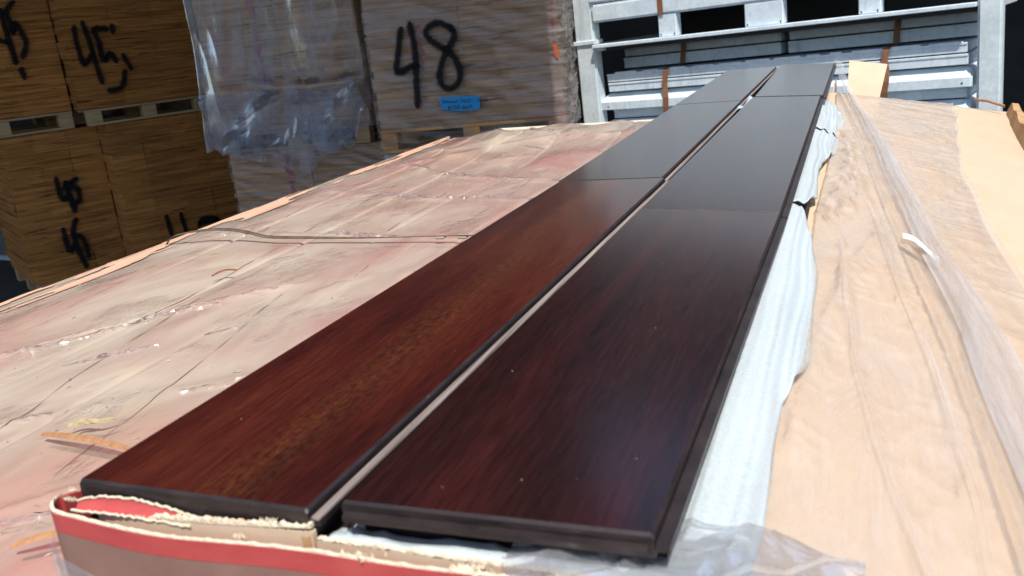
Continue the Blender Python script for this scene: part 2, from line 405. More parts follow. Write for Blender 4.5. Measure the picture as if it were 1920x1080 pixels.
def stroke_obj(name, strokes, width, parent, off=-0.024):
    """spray strokes as soft ribbons on a local plane (x along, z up) with u across"""
    v = []; f = []; uv = []
    for s in strokes:
        # resample (Catmull-like smoothing)
        p = [Vector((a, 0, b)) for a, b in s]
        q = []
        for k in range(len(p) - 1):
            p0 = p[max(k - 1, 0)]; p1 = p[k]; p2 = p[k + 1]; p3 = p[min(k + 2, len(p) - 1)]
            for t in (0, .2, .4, .6, .8):
                q.append(0.5 * ((2 * p1) + (-p0 + p2) * t + (2 * p0 - 5 * p1 + 4 * p2 - p3) * t * t + (-p0 + 3 * p1 - 3 * p2 + p3) * t ** 3))
        q.append(p[-1])
        t0 = (q[1] - q[0]).normalized(); t1 = (q[-1] - q[-2]).normalized()
        q = [q[0] - t0 * width * 0.35] + q + [q[-1] + t1 * width * 0.35]
        base = len(v)
        for k, c in enumerate(q):
            t = (q[min(k + 1, len(q) - 1)] - q[max(k - 1, 0)]).normalized()
            nn = Vector((-t.z, 0, t.x))
            wd = width * (0.85 + 0.3 * rnd.random())
            if k in (0, len(q) - 1): wd *= 0.5
            for sgn in (-1, 1):
                v.append(c + nn * wd * 0.5 * sgn + Vector((0, off - 0.0004 * (len(v) % 7), 0))); uv.append(0.5 + 0.5 * sgn)
        for k in range(len(q) - 1):
            f.append((base + 2 * k, base + 2 * k + 1, base + 2 * k + 3, base + 2 * k + 2))
        off -= 0.003
    me = bpy.data.meshes.new(name); me.from_pydata([tuple(c) for c in v], [], f); me.update()
    ul = me.uv_layers.new(name='UVMap')
    for lp in me.loops: ul.data[lp.index].uv = (uv[lp.vertex_index], 0.5)
    return link(name, me, MT['spray'], parent)
def text_obj(name, body, size, mat, parent, loc, rot, shear=0.0, ext=0.0004):
    cu = bpy.data.curves.new(name, 'FONT'); cu.body = body; cu.size = size; cu.extrude = ext; cu.shear = shear; cu.resolution_u = 3
    tmp = bpy.data.objects.new(name + '_tmp', cu); C.objects.link(tmp)
    dg = bpy.context.evaluated_depsgraph_get()
    me = bpy.data.meshes.new_from_object(tmp.evaluated_get(dg)); me.name = name
    bpy.data.objects.remove(tmp, do_unlink=True)
    me.materials.clear()
    o = link(name, me, mat, parent); o.location = loc; o.rotation_euler = rot
    return o

# ================================================================== SETTING
ground = from_py('ground', [(-120, -120, 0), (120, -120, 0), (120, 120, 0), (-120, 120, 0)], [(0, 1, 2, 3)], MT['asphalt'])
tag(ground, kind='structure')

# open-fronted storage shed: its roof puts the stacks on the left in shade
shed = empty('storage_shed', (-2, 10.5, 0))
tag(shed, 'dark open-fronted storage shed standing behind the stacks and the steel rack', 'shed')
def prism(name, poly, z0, z1, mat, parent):
    k = len(poly)
    v = [(x - shed.location.x, y - shed.location.y, z0) for x, y in poly] + [(x - shed.location.x, y - shed.location.y, z1) for x, y in poly]
    f = [tuple(range(k - 1, -1, -1)), tuple(range(k, 2 * k))] + [(i, (i + 1) % k, (i + 1) % k + k, i + k) for i in range(k)]
    return from_py(name, v, f, mat, parent)
prism('roof', [(-16, 1.7), (0.29, 1.7), (-1.60, 4.98), (-1.60, 5.75), (13, 5.75), (13, 12.2), (-16, 12.2)], 4.0, 4.14, MT['roof_dark'], shed)
prism('back_wall', [(-16, 11.9), (13, 11.9), (13, 12.1), (-16, 12.1)], 0, 3.995, MT['wall_dark'], shed)
prism('end_wall', [(-15.9, 3.0), (-15.7, 3.0), (-15.7, 11.88), (-15.9, 11.88)], 0, 3.995, MT['wall_dark'], shed)
prism('end_wall', [(12.6, 6.0), (12.8, 6.0), (12.8, 11.88), (12.6, 11.88)], 0, 3.995, MT['wall_dark'], shed)
for cx, cy in ((-13.5, 2.1), (-9.0, 2.1), (4.5, 6.1), (9.0, 6.1)):
    prism('column', [(cx, cy), (cx + .16, cy), (cx + .16, cy + .16), (cx, cy + .16)], 0, 3.995, MT['wall_dark'], shed)

# ================================================================== STACKS
UNIT = box_mesh('bundle', -.5, .5, -.5, .5, -.5, .5, 0.004)
def bundle_stack(name, label, group, a, ang, s0, s1, z0, z1, depth, cols, mat, seed, hmin=.10, hmax=.42, jit=.006):
    rr = random.Random(seed)
    e = empty(name, (a[0], a[1], 0), ang)
    tag(e, label, 'stack', group)
    wcol = (s1 - s0) / cols
    for c in range(cols):
        z = z0
        while z < z1 - 1e-4:
            h = rr.uniform(hmin, hmax)
            if z1 - z - h < hmin: h = z1 - z
            for row in range(1):
                me = UNIT
                o = bpy.data.objects.new('bundle', me); C.objects.link(o)
                o.parent = e
                jx = rr.uniform(-jit, jit); jy = rr.uniform(-jit, jit)
                o.location = (s0 + wcol * (c + .5) + jx * 0.7, depth / 2 + jy, z + h / 2)
                o.scale = (wcol + 0.0015, depth, h - 0.0015)
            z += h
    # boards that stick out of the pile a little
    for k in range(46):
        h = rr.choice((.006, .008, .011, .016)); wl = rr.uniform(.12, min(.45, s1 - s0 - .02)); x = rr.uniform(s0, s1 - wl); z = rr.uniform(z0 + .01, min(z1, 2.3) - .03); pr = rr.uniform(.003, .010)
        o = bpy.data.objects.new('board', UNIT); C.objects.link(o); o.parent = e
        o.location = (x + wl / 2, .1 - pr - jit, z); o.scale = (wl, .2, h)
    for k in range(16):
        h = rr.uniform(.02, .09); z = rr.uniform(z0 + .05, min(z1, 2.3) - .06); pr = rr.uniform(.004, .018); sd_ = rr.choice((0, 1))
        o = bpy.data.objects.new('board', UNIT); C.objects.link(o); o.parent = e
        o.location = ((s0 + .05 - pr) if sd_ == 0 else (s1 - .05 + pr), depth / 2, z); o.scale = (.10, depth * .96, h)
    return e
for m_ in [UNIT]: m_.materials.clear()
def set_mat_children(e, mat):
    for ch in e.children:
        if ch.name.startswith('bundle') or ch.name.startswith('board'):
            if not ch.data.materials: ch.data.materials.append(mat)
            ch.material_slots[0].link = 'OBJECT'; ch.material_slots[0].material = mat

def pallet(name, label, a, ang, s0, s1, z0, z1, depth, mat, yoff=-0.02):
    e = empty(name, (a[0], a[1], z0), ang)
    tag(e, label, 'pallet', 'wooden pallets under the board stacks')
    h = z1 - z0; t = 0.018; mid = h - 2 * t
    wd = s1 - s0
    for k in range(6):
        y = yoff + k * (depth - 0.10) / 5
        box('deck_board', s0, s1, y, y + 0.10, h - t, h, mat, e, .002)
    for k in range(3):
        y = yoff + k * (depth - 0.10) / 2
        box('bottom_board', s0 + .005, s1 - .005, y, y + 0.10, 0, t, mat, e, .002)
    for c in range(3):
        bw = 0.10
        x = s0 + .004 + c * (wd - bw - .008) / 2
        for k in range(3):
            y = yoff + .003 + k * (depth - 0.10) / 2
            box('block', x, x + bw, y, y + .094, t + .0005, h - t - .0005, mat, e, .002)
    return e

aC = (-5.32, 5.195); angC = math.atan2(.852, .524)
aD = (-5.533, 5.326)
sC = bundle_stack('board_stack', 'upper stack of brown boards sprayed 45, between the draped plastic and the left stack', 'stacks of brown boards', aC, angC, 0.015, 0.96, 1.372, 2.75, 1.0, 3, None, 11)
sA = bundle_stack('board_stack', 'lower brown board stack right of the double 45 stack, its marks half hidden', 'stacks of brown boards', aC, angC, 0.145, 1.07, 0.125, 1.248, 1.0, 4, None, 12)
sD = bundle_stack('board_stack', 'upper stack of brown boards at the left edge, sprayed 45 and cut by the frame', 'stacks of brown boards', aD, angC, -1.0, -0.005, 1.372, 2.75, 1.0, 3, None, 13)
sB = bundle_stack('board_stack', 'lower left stack of brown boards sprayed 45 twice, beside the wire mesh panel', 'stacks of brown boards', aD, angC, -0.54, 0.135, 0.125, 1.238, 1.0, 3, None, 14)
for s_ in (sC, sA, sD, sB): set_mat_children(s_, MT['board'])
pallet('wooden_pallet', 'wooden pallet under the upper 45 stack next to the draped plastic', aC, angC, 0.03, 0.94, 1.252, 1.37, 0.98, MT['pallet'])
pallet('wooden_pallet', 'wooden pallet under the upper left stack at the photo edge', aD, angC, -0.98, -0.01, 1.242, 1.37, 0.98, MT['pallet'])
pallet('wooden_pallet', 'wooden pallet on the ground under the lower brown board stack by the pink load', aC, angC, 0.15, 1.06, 0.003, 0.122, 0.98, MT['pallet'], .02)
pallet('wooden_pallet', 'wooden pallet on the ground under the double 45 stack beside the wire mesh', aD, angC, -0.53, 0.125, 0.003, 0.122, 0.98, MT['pallet'], .02)

N48 = [[(0.23, 1.699), (0.202, 1.585), (0.175, 1.483), (0.197, 1.465), (0.256, 1.488), (0.299, 1.493)], [(0.289, 1.723), (0.3, 1.637), (0.3, 1.533), (0.288, 1.411), (0.278, 1.269)], [(0.531, 1.678), (0.472, 1.716), (0.411, 1.707), (0.381, 1.67), (0.409, 1.622), (0.488, 1.571), (0.537, 1.618), (0.545, 1.66), (0.528, 1.687)], [(0.494, 1.568), (0.458, 1.501), (0.432, 1.425), (0.442, 1.371), (0.481, 1.347), (0.535, 1.372), (0.556, 1.431), (0.539, 1.502), (0.497, 1.565)]]
N45C = [[(0.077, 1.954), (0.072, 1.864), (0.077, 1.776), (0.087, 1.696), (0.163, 1.759)], [(0.14, 1.979), (0.157, 1.865), (0.166, 1.75), (0.175, 1.634), (0.185, 1.561)], [(0.287, 1.927), (0.206, 1.93), (0.221, 1.841), (0.226, 1.708), (0.284, 1.751), (0.312, 1.699)], [(0.371, 1.724), (0.406, 1.635)], [(0.355, 1.613), (0.316, 1.509), (0.222, 1.489)], [(0.334, 1.941), (0.335, 1.906)]]
N45D = [[(-0.321, 2.116), (-0.315, 1.937), (-0.305, 1.758)], [(-0.368, 1.916), (-0.339, 1.904), (-0.321, 1.911)], [(-0.232, 2.169), (-0.288, 2.105), (-0.276, 2.019), (-0.273, 1.963)], [(-0.28, 1.985), (-0.246, 2.025), (-0.224, 1.963), (-0.21, 1.884), (-0.252, 1.792)], [(-0.285, 1.703), (-0.277, 1.65)]]
N45B1 = [[(-0.233, 0.886), (-0.224, 0.742), (-0.169, 0.744)], [(-0.099, 0.868), (-0.19, 0.813)], [(-0.176, 0.85), (-0.157, 0.637)], [(-0.173, 0.836), (-0.104, 0.79), (-0.111, 0.706), (-0.16, 0.677)]]
N45B2 = [[(-0.27, 0.502), (-0.261, 0.34), (-0.21, 0.375)], [(-0.169, 0.56), (-0.207, 0.461), (-0.194, 0.311), (-0.17, 0.196)], [(-0.2, 0.447), (-0.147, 0.408), (-0.135, 0.269)]]
N11A = [[(0.434, 0.485), (0.445, 0.346)], [(0.547, 0.481), (0.56, 0.348)], [(0.674, 0.364), (0.711, 0.412), (0.807, 0.399), (0.827, 0.359)], [(0.678, 0.384), (0.83, 0.373)]]
stroke_obj('sprayed_number', N45C, 0.058, sC)
stroke_obj('sprayed_number', N45D, 0.058, sD)
stroke_obj('sprayed_number', N45B1, 0.062, sB)
stroke_obj('sprayed_number', N45B2, 0.062, sB)
stroke_obj('sprayed_number', N11A, 0.050, sA)

# --- film-wrapped stacks E (draped) / F below it, G (48) / H below it
aE = (-3.971, 4.931); angE = math.atan2(.168, .986)
aG = (-2.689, 4.846); angG = math.atan2(.166, .986)
sE = bundle_stack('wrapped_stack', 'upper stack of pale boards hidden behind the hanging plastic sheet', 'film-wrapped stacks', aE, angE, 0.03, 1.10, 1.16, 2.7, .95, 2, None, 21)
sF = bundle_stack('wrapped_stack', 'film-wrapped stack with a crimson mark below the hanging plastic sheet', 'film-wrapped stacks', aE, angE, 0.09, 1.20, 0.125, 1.03, .95, 2, None, 22)
sG = bundle_stack('wrapped_stack', 'film-wrapped pale stack sprayed with a large black 48 beside the steel rack', 'film-wrapped stacks', aG, angG, 0.01, 1.13, 1.135, 2.7, .90, 2, None, 23)
sH = bundle_stack('wrapped_stack', 'lower wrapped stack under the 48 stack, mostly hidden by the pink load', 'film-wrapped stacks', aG, angG, 0.03, 1.11, 0.125, 0.99, .90, 2, None, 24)
for s_ in (sE, sF, sG, sH): set_mat_children(s_, MT['board_pale'])
pallet('wooden_pallet', 'wooden pallet behind the lower hem of the hanging plastic sheet', aE, angE, 0.05, 1.09, 1.035, 1.158, .94, MT['pallet'])
pallet('wooden_pallet', 'orange-toned wooden pallet under the 48 stack', aG, angG, 0.01, 1.14, 0.995, 1.132, .90, MT['pallet_new'])
pallet('wooden_pallet', 'wooden pallet on the ground under the crimson-marked wrapped stack', aE, angE, 0.10, 1.19, 0.003, 0.122, .94, MT['pallet'], .02)
pallet('wooden_pallet', 'wooden pallet on the ground under the stack below the 48', aG, angG, 0.04, 1.10, 0.003, 0.122, .90, MT['pallet'], .02)

def wrap_film(name, parent, s0, s1, z0, z1, depth, seed, mat, n=150, m=90, bulge=0.012):
    """stretch film round the front and the right side of a stack"""
    per = np.concatenate([np.linspace(0, s1 - s0, n), (s1 - s0) + np.linspace(0.006, depth, 70)])
    zz = np.linspace(z0, z1, m)
    P, Zz = np.meshgrid(per, zz, indexing='ij')
    onf = P <= (s1 - s0)
    wr = 0.010 * ridge(P * 3 + seed, Zz * 16 + P * 5) ** 3 + 0.012 * (fbm(P * 6 + seed, Zz * 5, 4) - .4) + 0.006 * ridge(P * 11 + Zz * 22, Zz * 3 + seed) ** 4
    wr2 = 0.028 * ridge(P * 5 + Zz * 9, Zz * 14 - P * 9 + seed) ** 2
    X = np.where(onf, s0 + P, s1 + 0.014 + wr2)
    Y = np.where(onf, -0.014 - bulge * 0 - wr, P - (s1 - s0) - 0.012)
    return grid(name, X, Y, Zz, mat, parent)
wrap_film('stretch_film', sG, 0.0, 1.135, 0.99, 2.7, .86, 3.1, MT['film_stack'])
wrap_film('stretch_film', sF, 0.08, 1.205, 0.2, 1.04, .9, 8.4, MT['film_stack'])
wrap_film('stretch_film', sH, 0.02, 1.115, 0.2, 0.985, .85, 5.7, MT['film_stack'])
stroke_obj('sprayed_number', N48, 0.058, sG, -0.046)

# pinkish printed streaks on the 48 stack and the stack under the drape
def streak(parent, s, z0, z1, wid, mat, off):
    v = []; f = []
    k = 14
    for i in range(k + 1):
        z = z0 + (z1 - z0) * i / k; c = s + 0.006 * math.sin(i * 1.7); hw = wid * (0.3 + 0.7 * rnd.random()) / 2
        v += [(c - hw, off, z), (c + hw, off, z)]
    for i in range(k): f.append((2 * i, 2 * i + 1, 2 * i + 3, 2 * i + 2))
    return from_py('paint_streak', v, f, mat, parent)
MT['crimson'] = simple_mat('crimson_streak', (0.30, 0.05, 0.09), (0.42, 0.12, 0.16), (30, 30, 12), 0.7)
streak(sG, 0.335, 1.49, 1.72, 0.026, MT['crimson'], -0.0095)
streak(sG, 1.105, 1.52, 1.95, 0.03, MT['crimson'], -0.0095)
streak(sF, 0.50, 0.62, 1.0, 0.07, MT['crimson'], -0.0095)
streak(sE, 0.42, 1.35, 2.0, 0.05, MT['crimson'], -0.0095)
tornlab = from_py('torn_label', [(1.098, -.026, 1.535), (1.122, -.029, 1.54), (1.134, -.02, 1.50), (1.128, -.03, 1.452), (1.108, -.026, 1.47)], [(0, 1, 2, 3, 4)], MT['rustbit'], sG)

# blue tape price tag on the 48 stack
tapeo = empty('tape_label', (aG[0], aG[1], 0), angG)
tag(tapeo, 'bright blue tape label with handwriting below the sprayed 48', 'label')
tv = []; tf = []
top = [(0.414, 1.306), (0.47, 1.297), (0.53, 1.298), (0.60, 1.294), (0.655, 1.289)]
bot = [(0.418, 1.236), (0.47, 1.219), (0.53, 1.215), (0.60, 1.214), (0.650, 1.216)]
for (a_, b_), (c_, d_) in zip(top, bot): tv += [(a_, -.052, b_), (c_, -.052, d_)]
tf = [(2 * i, 2 * i + 1, 2 * i + 3, 2 * i + 2) for i in range(4)]
tp = from_py('tape', tv, tf, MT['bluetape'], tapeo)
text_obj('handwriting', 'Ellwood 15025 / 15048', 0.029, MT['ink'], tapeo, (0.424, -.0535, 1.265), (R(90), R(2), 0), 0.2)
text_obj('handwriting', '$150 each', 0.036, MT['ink'], tapeo, (0.455, -.0535, 1.226), (R(90), R(1), 0), 0.1)

# hanging clear plastic sheet draped over E
dr = empty('plastic_sheet', (aE[0], aE[1], 0), angE)
tag(dr, 'milky clear plastic sheet draped over the stack between the 45 and the 48 stacks', 'plastic sheet')
nu, nv = 220, 170
U, V = np.meshgrid(np.linspace(0, 1, nu), np.linspace(0, 1, nv), indexing='ij')
hem = 0.90 + 0.20 * vnoise(U * 7 + 3, U * 0 + 1.3) - 0.06 * np.sin(U * 3.0) + 0.20 * sstep(.72, 1.0, U)
Zd = 2.72 * (1 - V) + hem * V
Xd = -0.075 + 1.235 * U + 0.05 * sstep(0.4, 1.0, V) * (U - .5) * 1.2 + 0.010 * np.sin(V * 9 + U * 20)
fold = 0.030 * (0.5 + 0.5 * np.sin(U * 26 + 4 * vnoise(V * 2 + 1, U * 3))) * vnoise(U * 5, V * 3 + 4) + 0.05 * (fbm(U * 4 + 1, V * 4, 3) - .3) + .006 * ridge(U * 14 - V * 5, V * 3 + 9) ** 2
swag = 0.05 * np.exp(-((Zd - (1.42 + 0.10 * (U - .7) ** 2 * 4)) / 0.05) ** 2) * sstep(.1, .6, U)
belly = 0.09 * sstep(0.35, 0.95, V) * np.sin(np.pi * np.clip(U, 0, 1)) ** 0.5
Yd = -0.022 - fold * (0.35 + 0.9 * V) - swag - belly * 0.7
Yd = Yd + 0.22 * sstep(0.06, 0.0, U)
Yd = Yd + 0.24 * sstep(0.955, 1.0, U)
grid('film', Xd, Yd, Zd, MT['film_drape'], dr)
# doubled-up lower skirt of the sheet
U2, V2 = np.meshgrid(np.linspace(0, 1, 140), np.linspace(0, 1, 70), indexing='ij')
hem2 = .93 + .22 * vnoise(U2 * 7 + 5, U2 * 0 + 2.2) + .06 * vnoise(U2 * 31, U2 * 0) + 0.16 * sstep(.75, 1.0, U2)
topz = 1.43 - .03 * np.sin(U2 * 3.1) + .02 * vnoise(U2 * 6, U2 * 0)
Z2_ = topz * (1 - V2) + hem2 * V2
grid('film_skirt', -0.03 + 1.17 * U2 + .02 * V2, -.105 - .03 * np.sin(U2 * 13 + V2 * 6) - .03 * V2 - .04 * fbm(U2 * 6 + V2 * 3, V2 * 3, 3) + .16 * sstep(.05, 0, U2) + .16 * sstep(.95, 1, U2), Z2_, MT['film_skirt'], dr)
# a loose tail of film hanging in the gap between the draped stack and the 48 stack
tu, tvv = np.meshgrid(np.linspace(0, 1, 12), np.linspace(0, 1, 40), indexing='ij')
Xt = 1.205 + 0.055 * tu * (1 - 0.4 * tvv) + 0.05 * tvv + 0.012 * np.sin(tvv * 9)
Yt = -0.06 - 0.03 * np.sin(tu * 6 + tvv * 5)
grid('film_tail', Xt, Yt, 1.20 - 0.34 * tvv, MT['film_drape'], dr)

# wire mesh panel at the far left
fp = empty('mesh_panel', (-7.1, 5.955, 0), math.atan2(-0.097, .515) + math.pi)
tag(fp, 'wire mesh panel with pale bottom rail standing left of the lower brown stack', 'mesh panel')
v, f = [], []
for d_ in (1, -1):
    for k in range(-30, 60):
        x0 = k * 0.036
        pts = []
        a0 = (x0, 0.05); a1 = (x0 + d_ * 1.25 * 0.55, 1.30)
        # clip to 0..1.2 wide
        def clipx(p, q, lo=0.0, hi=1.2):
            (x1, z1), (x2, z2) = p, q
            t0, t1 = 0.0, 1.0; dx = x2 - x1
            for lim, s in ((lo, 1), (hi, -1)):
                if dx * s > 0: t0 = max(t0, (lim - x1) / dx)
                else: t1 = min(t1, (lim - x1) / dx)
            if t0 >= t1: return None
            return (x1 + dx * t0, z1 + (z2 - z1) * t0), (x1 + dx * t1, z1 + (z2 - z1) * t1)
        c_ = clipx(a0, a1)
        if c_:
            (xa, za), (xb, zb) = c_
            vv, ff = tube_data([(xa, 0.003 * d_, za), (xb, 0.003 * d_, zb)], 0.0028, 3)
            b0 = len(v); v += vv; f += [tuple(i + b0 for i in q) for q in ff]
wm = from_py('wire_mesh', v, f, MT['wire'], fp); tag(wm, kind='stuff')
box('bottom_rail', -.04, 1.24, -.02, .02, 0.005, 0.05, MT['rail'], fp, .004)
box('top_rail', -.04, 1.24, -.02, .02, 1.30, 1.345, MT['rail'], fp, .004)
box('upright', -.045, -.002, -.018, .018, .052, 1.298, MT['rail'], fp, .004)
box('upright', 1.202, 1.245, -.018, .018, .052, 1.298, MT['rail'], fp, .004)
ts = np.linspace(0, 1, 16)
TU, TV = np.meshgrid(ts, ts, indexing='ij')
tarp = grid('tarp_scrap', -7.15 - 0.4 * TU, 5.90 + .08 * TU + 0.03 * np.sin(TU * 11 + TV * 4), 1.04 - (0.12 + .22 * TU + .08 * vnoise(TU * 6, TV * 0)) * TV, MT['teal'])
tag(tarp, 'small teal tarpaulin scrap hanging on the wire mesh panel', 'tarpaulin')

# ================================================================== STEEL RACK (stillage with galvanised planks)
aR = (-1.481, 5.525); angR = math.atan2(-.239, .971); TILT = -0.0262
def rack_empty(name, z=0.0):
    o = empty(name, (aR[0], aR[1], z)); o.rotation_mode = 'XYZ'
    o.rotation_euler = (0, TILT, angR)
    return o
rack = rack_empty('steel_rack')
tag(rack, 'galvanised steel storage rack with two square posts behind the plank pallet', 'rack')
GP = MT['galv_post']; GV = MT['galv']
def post(x0, x1):
    me = box_mesh('post', x0, x1, -.035, .06, -0.03, 2.45, .012, 2)
    return link('post', me, GP, rack)
post(-.096, .036); post(2.128, 2.236)
box('light_block_panel', .10, 2.0, .90, .92, .12, 2.40, MT['wall_dark'], rack)  # dark sheet added to block light and blacken the gaps in the rack
box('collar', -.104, .048, -.046, .064, 1.498, 1.524, GP, rack, .004)
# lower front rail: flange that shades what lies below, and a recessed web
box('rail_flange', .040, 2.126, -.075, .030, 1.474, 1.495, GV, rack, .003)
box('rail_web', .040, 2.126, .562, .578, 1.405, 1.4735, GV, rack, .002)
box('rail_gusset', .037, .090, -.047, .0115, 1.455, 1.4735, GV, rack, .002)
for i, (x0, x1) in enumerate(((.47, .583), (.985, 1.198), (1.583, 1.692))):
    b = box('spacer_block', x0, x1, -.040, .030, 1.4955, 1.6205, GV, rack, .005)
    for dx in (.012, x1 - x0 - .018):
        box('bolt', x0 + dx, x0 + dx + .006, -.042, -.0402, 1.502, 1.514, MT['wall_dark'], b)
box('deck_rail', .038, 2.126, -.045, .035, 1.621, 1.727, GV, rack, .012, 2)
box('deck_rail', .020, 2.126, -.040, .030, 1.733, 1.83, GV, rack, .012, 2)
box('deck_plate', .04, 2.12, .04, 1.0, 1.735, 1.76, GV, rack, .003)
box('shelf_plate', .04, 2.12, .03, 1.0, 1.45, 1.4735, MT['wall_dark'], rack, .002)
box('cross_rail', -.03, .03, .065, .995, 1.45, 1.50, GP, rack, .003)
box('cross_rail', 2.13, 2.19, .065, .995, 1.45, 1.50, GP, rack, .003)
box('base_rail', .04, 2.126, -.03, .04, .10, .20, GV, rack, .006)

for x0 in (.30, 1.05, 1.75): box('bearer', x0, x0 + .12, .05, .42, .04, .870, GV, rack, .006)
def steel_plank(s0, s1, z0, z1, y0, depth, label, prof='box', dashes=False):
    e = rack_empty('steel_plank')
    tag(e, label, 'steel plank', 'galvanised steel planks packed in the rack')
    if prof == 'box':
        link('body', box_mesh('body', s0, s1, y0, y0 + depth, z0, z1 - .004, .003, 1), GV, e)
        box('lip', s0, s1, y0 - .004, y0 + .010, z1 - .0115, z1, GV, e, .0015)
    else:   # channel with a sloping upper front and a rounded end
        zc = z0 + (z1 - z0) * .48
        pr = [(y0, z0), (y0, zc), (y0 + .075, z1), (y0 + depth, z1), (y0 + depth, z0)]
        k = len(pr)
        xs = [s0, s0 + .012, s0 + .04, s1 - .04, s1 - .012, s1]
        dz = [.030, .010, 0, 0, .010, .030]
        v = []; f = []
        for x, d in zip(xs, dz):
            for (y, z) in pr: v.append((x, y + d * .4 if y < y0 + .08 else y, z - (d if z > zc + .001 else 0)))
        for i in range(len(xs) - 1):
            for j in range(k):
                f.append((i * k + j, i * k + (j + 1) % k, (i + 1) * k + (j + 1) % k, (i + 1) * k + j))
        f.append(tuple(range(k - 1, -1, -1))); f.append(tuple(range((len(xs) - 1) * k, len(xs) * k)))
        from_py('body', v, f, GV, e)
        for xx in (s0 + .05, s1 - .05):
            box('rivet', xx, xx + .008, y0 - .0018, y0 - .0002, z0 + .014, z0 + .022, MT['wall_dark'], e)
    if dashes:
        k = 0; x = s0 + .05
        rr = random.Random(int(s0 * 1000 + z0 * 1000))
        while x < s1 - .12:
            L = rr.uniform(.05, .16)
            box('hook', x, x + L, y0 + .010, y0 + .016, z1 - .002, z1 + rr.uniform(.004, .009), GV, e)
            x += L + rr.uniform(.02, .07)
    return e
steel_plank(.065, 1.072, 1.393, 1.440, .30, .25, 'shaded upper steel plank in the left half under the rack rail', dashes=True)
steel_plank(1.118, 2.10, 1.393, 1.440, .30, .25, 'shaded upper steel plank in the right half under the rack rail', dashes=True)
steel_plank(.065, 1.074, 1.322, 1.386, .28, .28, 'shaded lower steel plank in the left half, just above the sunlit ones')
steel_plank(1.116, 2.10, 1.322, 1.386, .28, .28, 'shaded lower steel plank in the right half, just above the sunlit ones')
steel_plank(.080, 2.080, 1.262, 1.310, .012, .42, 'topmost sunlit steel plank in the rack, hooks along its upper edge', dashes=True)
steel_plank(.086, 2.085, 1.203, 1.255, .008, .42, 'second sunlit steel plank from the top in the rack')
steel_plank(.034, 2.108, 1.098, 1.192, -.020, .46, 'wide bright steel channel with sloping front below two flat planks', 'ch')
steel_plank(.080, 2.076, 1.036, 1.090, .06, .38, 'recessed shaded steel plank under the wide bright channel')
steel_plank(.034, 2.11, .934, 1.028, -.018, .46, 'second steel channel showing at the lower right of the rack', 'ch')
steel_plank(.080, 2.08, .872, .926, .06, .38, 'lowest recessed steel plank hidden behind the plank pallet')
for x, z0, z1, lab in ((.460, .86, 1.452, 'brown strap round the steel planks at the left side of the rack'), (1.690, .86, 1.452, 'brown strap round the steel planks at the right side of the rack')):
    e = rack_empty('band_strap'); tag(e, lab, 'strap', 'brown straps on the rack')
    pts = [(0.282, 1.455), (.272, 1.40), (.262, 1.320), (.006, 1.318), (-.002, 1.305), (-.006, 1.26), (-.014, 1.205), (-.030, 1.15), (-.030, 1.095), (-.024, 1.03), (-.028, .985), (-.028, z0)]
    v = []; f = []
    for k, (y, z) in enumerate(pts):
        wob = .006 * math.sin(k * 1.9 + x)
        v += [(x + wob, y - .004, z), (x + .032 + wob, y - .004, z), (x + .032 + wob, y - .0012, z), (x + wob, y - .0012, z)]
    for k in range(len(pts) - 1):
        for j in range(4): f.append((4 * k + j, 4 * k + (j + 1) % 4, 4 * k + 4 + (j + 1) % 4, 4 * k + 4 + j))
    from_py('band', v, f, MT['strap'], e)
e = rack_empty('band_strap'); tag(e, 'brown strap end on the upper deck rail of the rack', 'strap', 'brown straps on the rack')
box('band', .478, .510, -.0495, -.0455, 1.622, 1.84, MT['strap'], e)
# planks loaded on the upper deck (above the picture, mirrored in the glossy planks)
for k in range(10):
    steel_plank(.06 + .006 * (k % 3), 2.10, 1.836 + .082 * k, 1.912 + .082 * k, -.030 + .010 * (k % 2), .6, 'steel plank loaded on the upper deck of the rack, row %s' % ('one', 'two', 'three', 'four', 'five', 'six', 'seven', 'eight', 'nine', 'ten')[k])

# ================================================================== PALLET LOAD OF CARTONS (pink, wrapped)
ZP = 1.385
load = empty('carton_load', (-0.4, 1.3, 0))
tag(load, 'pallet load of pink printed cartons under dusty clear wrap, left of the dark planks', 'carton load')
def lbox(name, x0, x1, y0, y1, z0, z1, mat, bev=.006):
    ox, oy = -0.4, 1.3
    return box(name, x0 - ox, x1 - ox, y0 - oy, y1 - oy, z0, z1, mat, load, bev)
nx = 10; xs = np.linspace(-1.105, 0.30, nx + 1)
for k in range(nx):
    lbox('carton', xs[k] + .002, xs[k + 1] - .002, .17 + rnd.uniform(-.008, .008), 2.43 + rnd.uniform(-.01, .01), 1.285, ZP - rnd.uniform(.004, .010) - (0.0 if xs[k] < -.4 else .012), MT['pink'])
for t in range(11):
    z0 = .150 + t * .103
    for k in range(4):
        xx = np.linspace(-1.10, .295, 5)
        lbox('carton', xx[k] + .002, xx[k + 1] - .002, .18, 2.42, z0, z0 + .101, MT['brown_print'])
lbox('edge_board', -1.122, -1.116, .17, 2.43, ZP - .070, ZP - .003, MT['salmon'], .001)
lp = empty('wooden_pallet', (-0.4, 1.3, 0)); tag(lp, 'wooden pallet on the ground under the pink carton load', 'pallet', 'wooden pallets under the board stacks')
for k in range(7):
    y = -1.1 + k * .36; box('deck_board', -.70, .69, y, y + .12, .128, .147, MT['pallet'], lp, .002)
for k in range(3):
    x = -.70 + k * .645; box('stringer', x, x + .10, -1.1, 1.18, .006, .127, MT['pallet'], lp, .002)

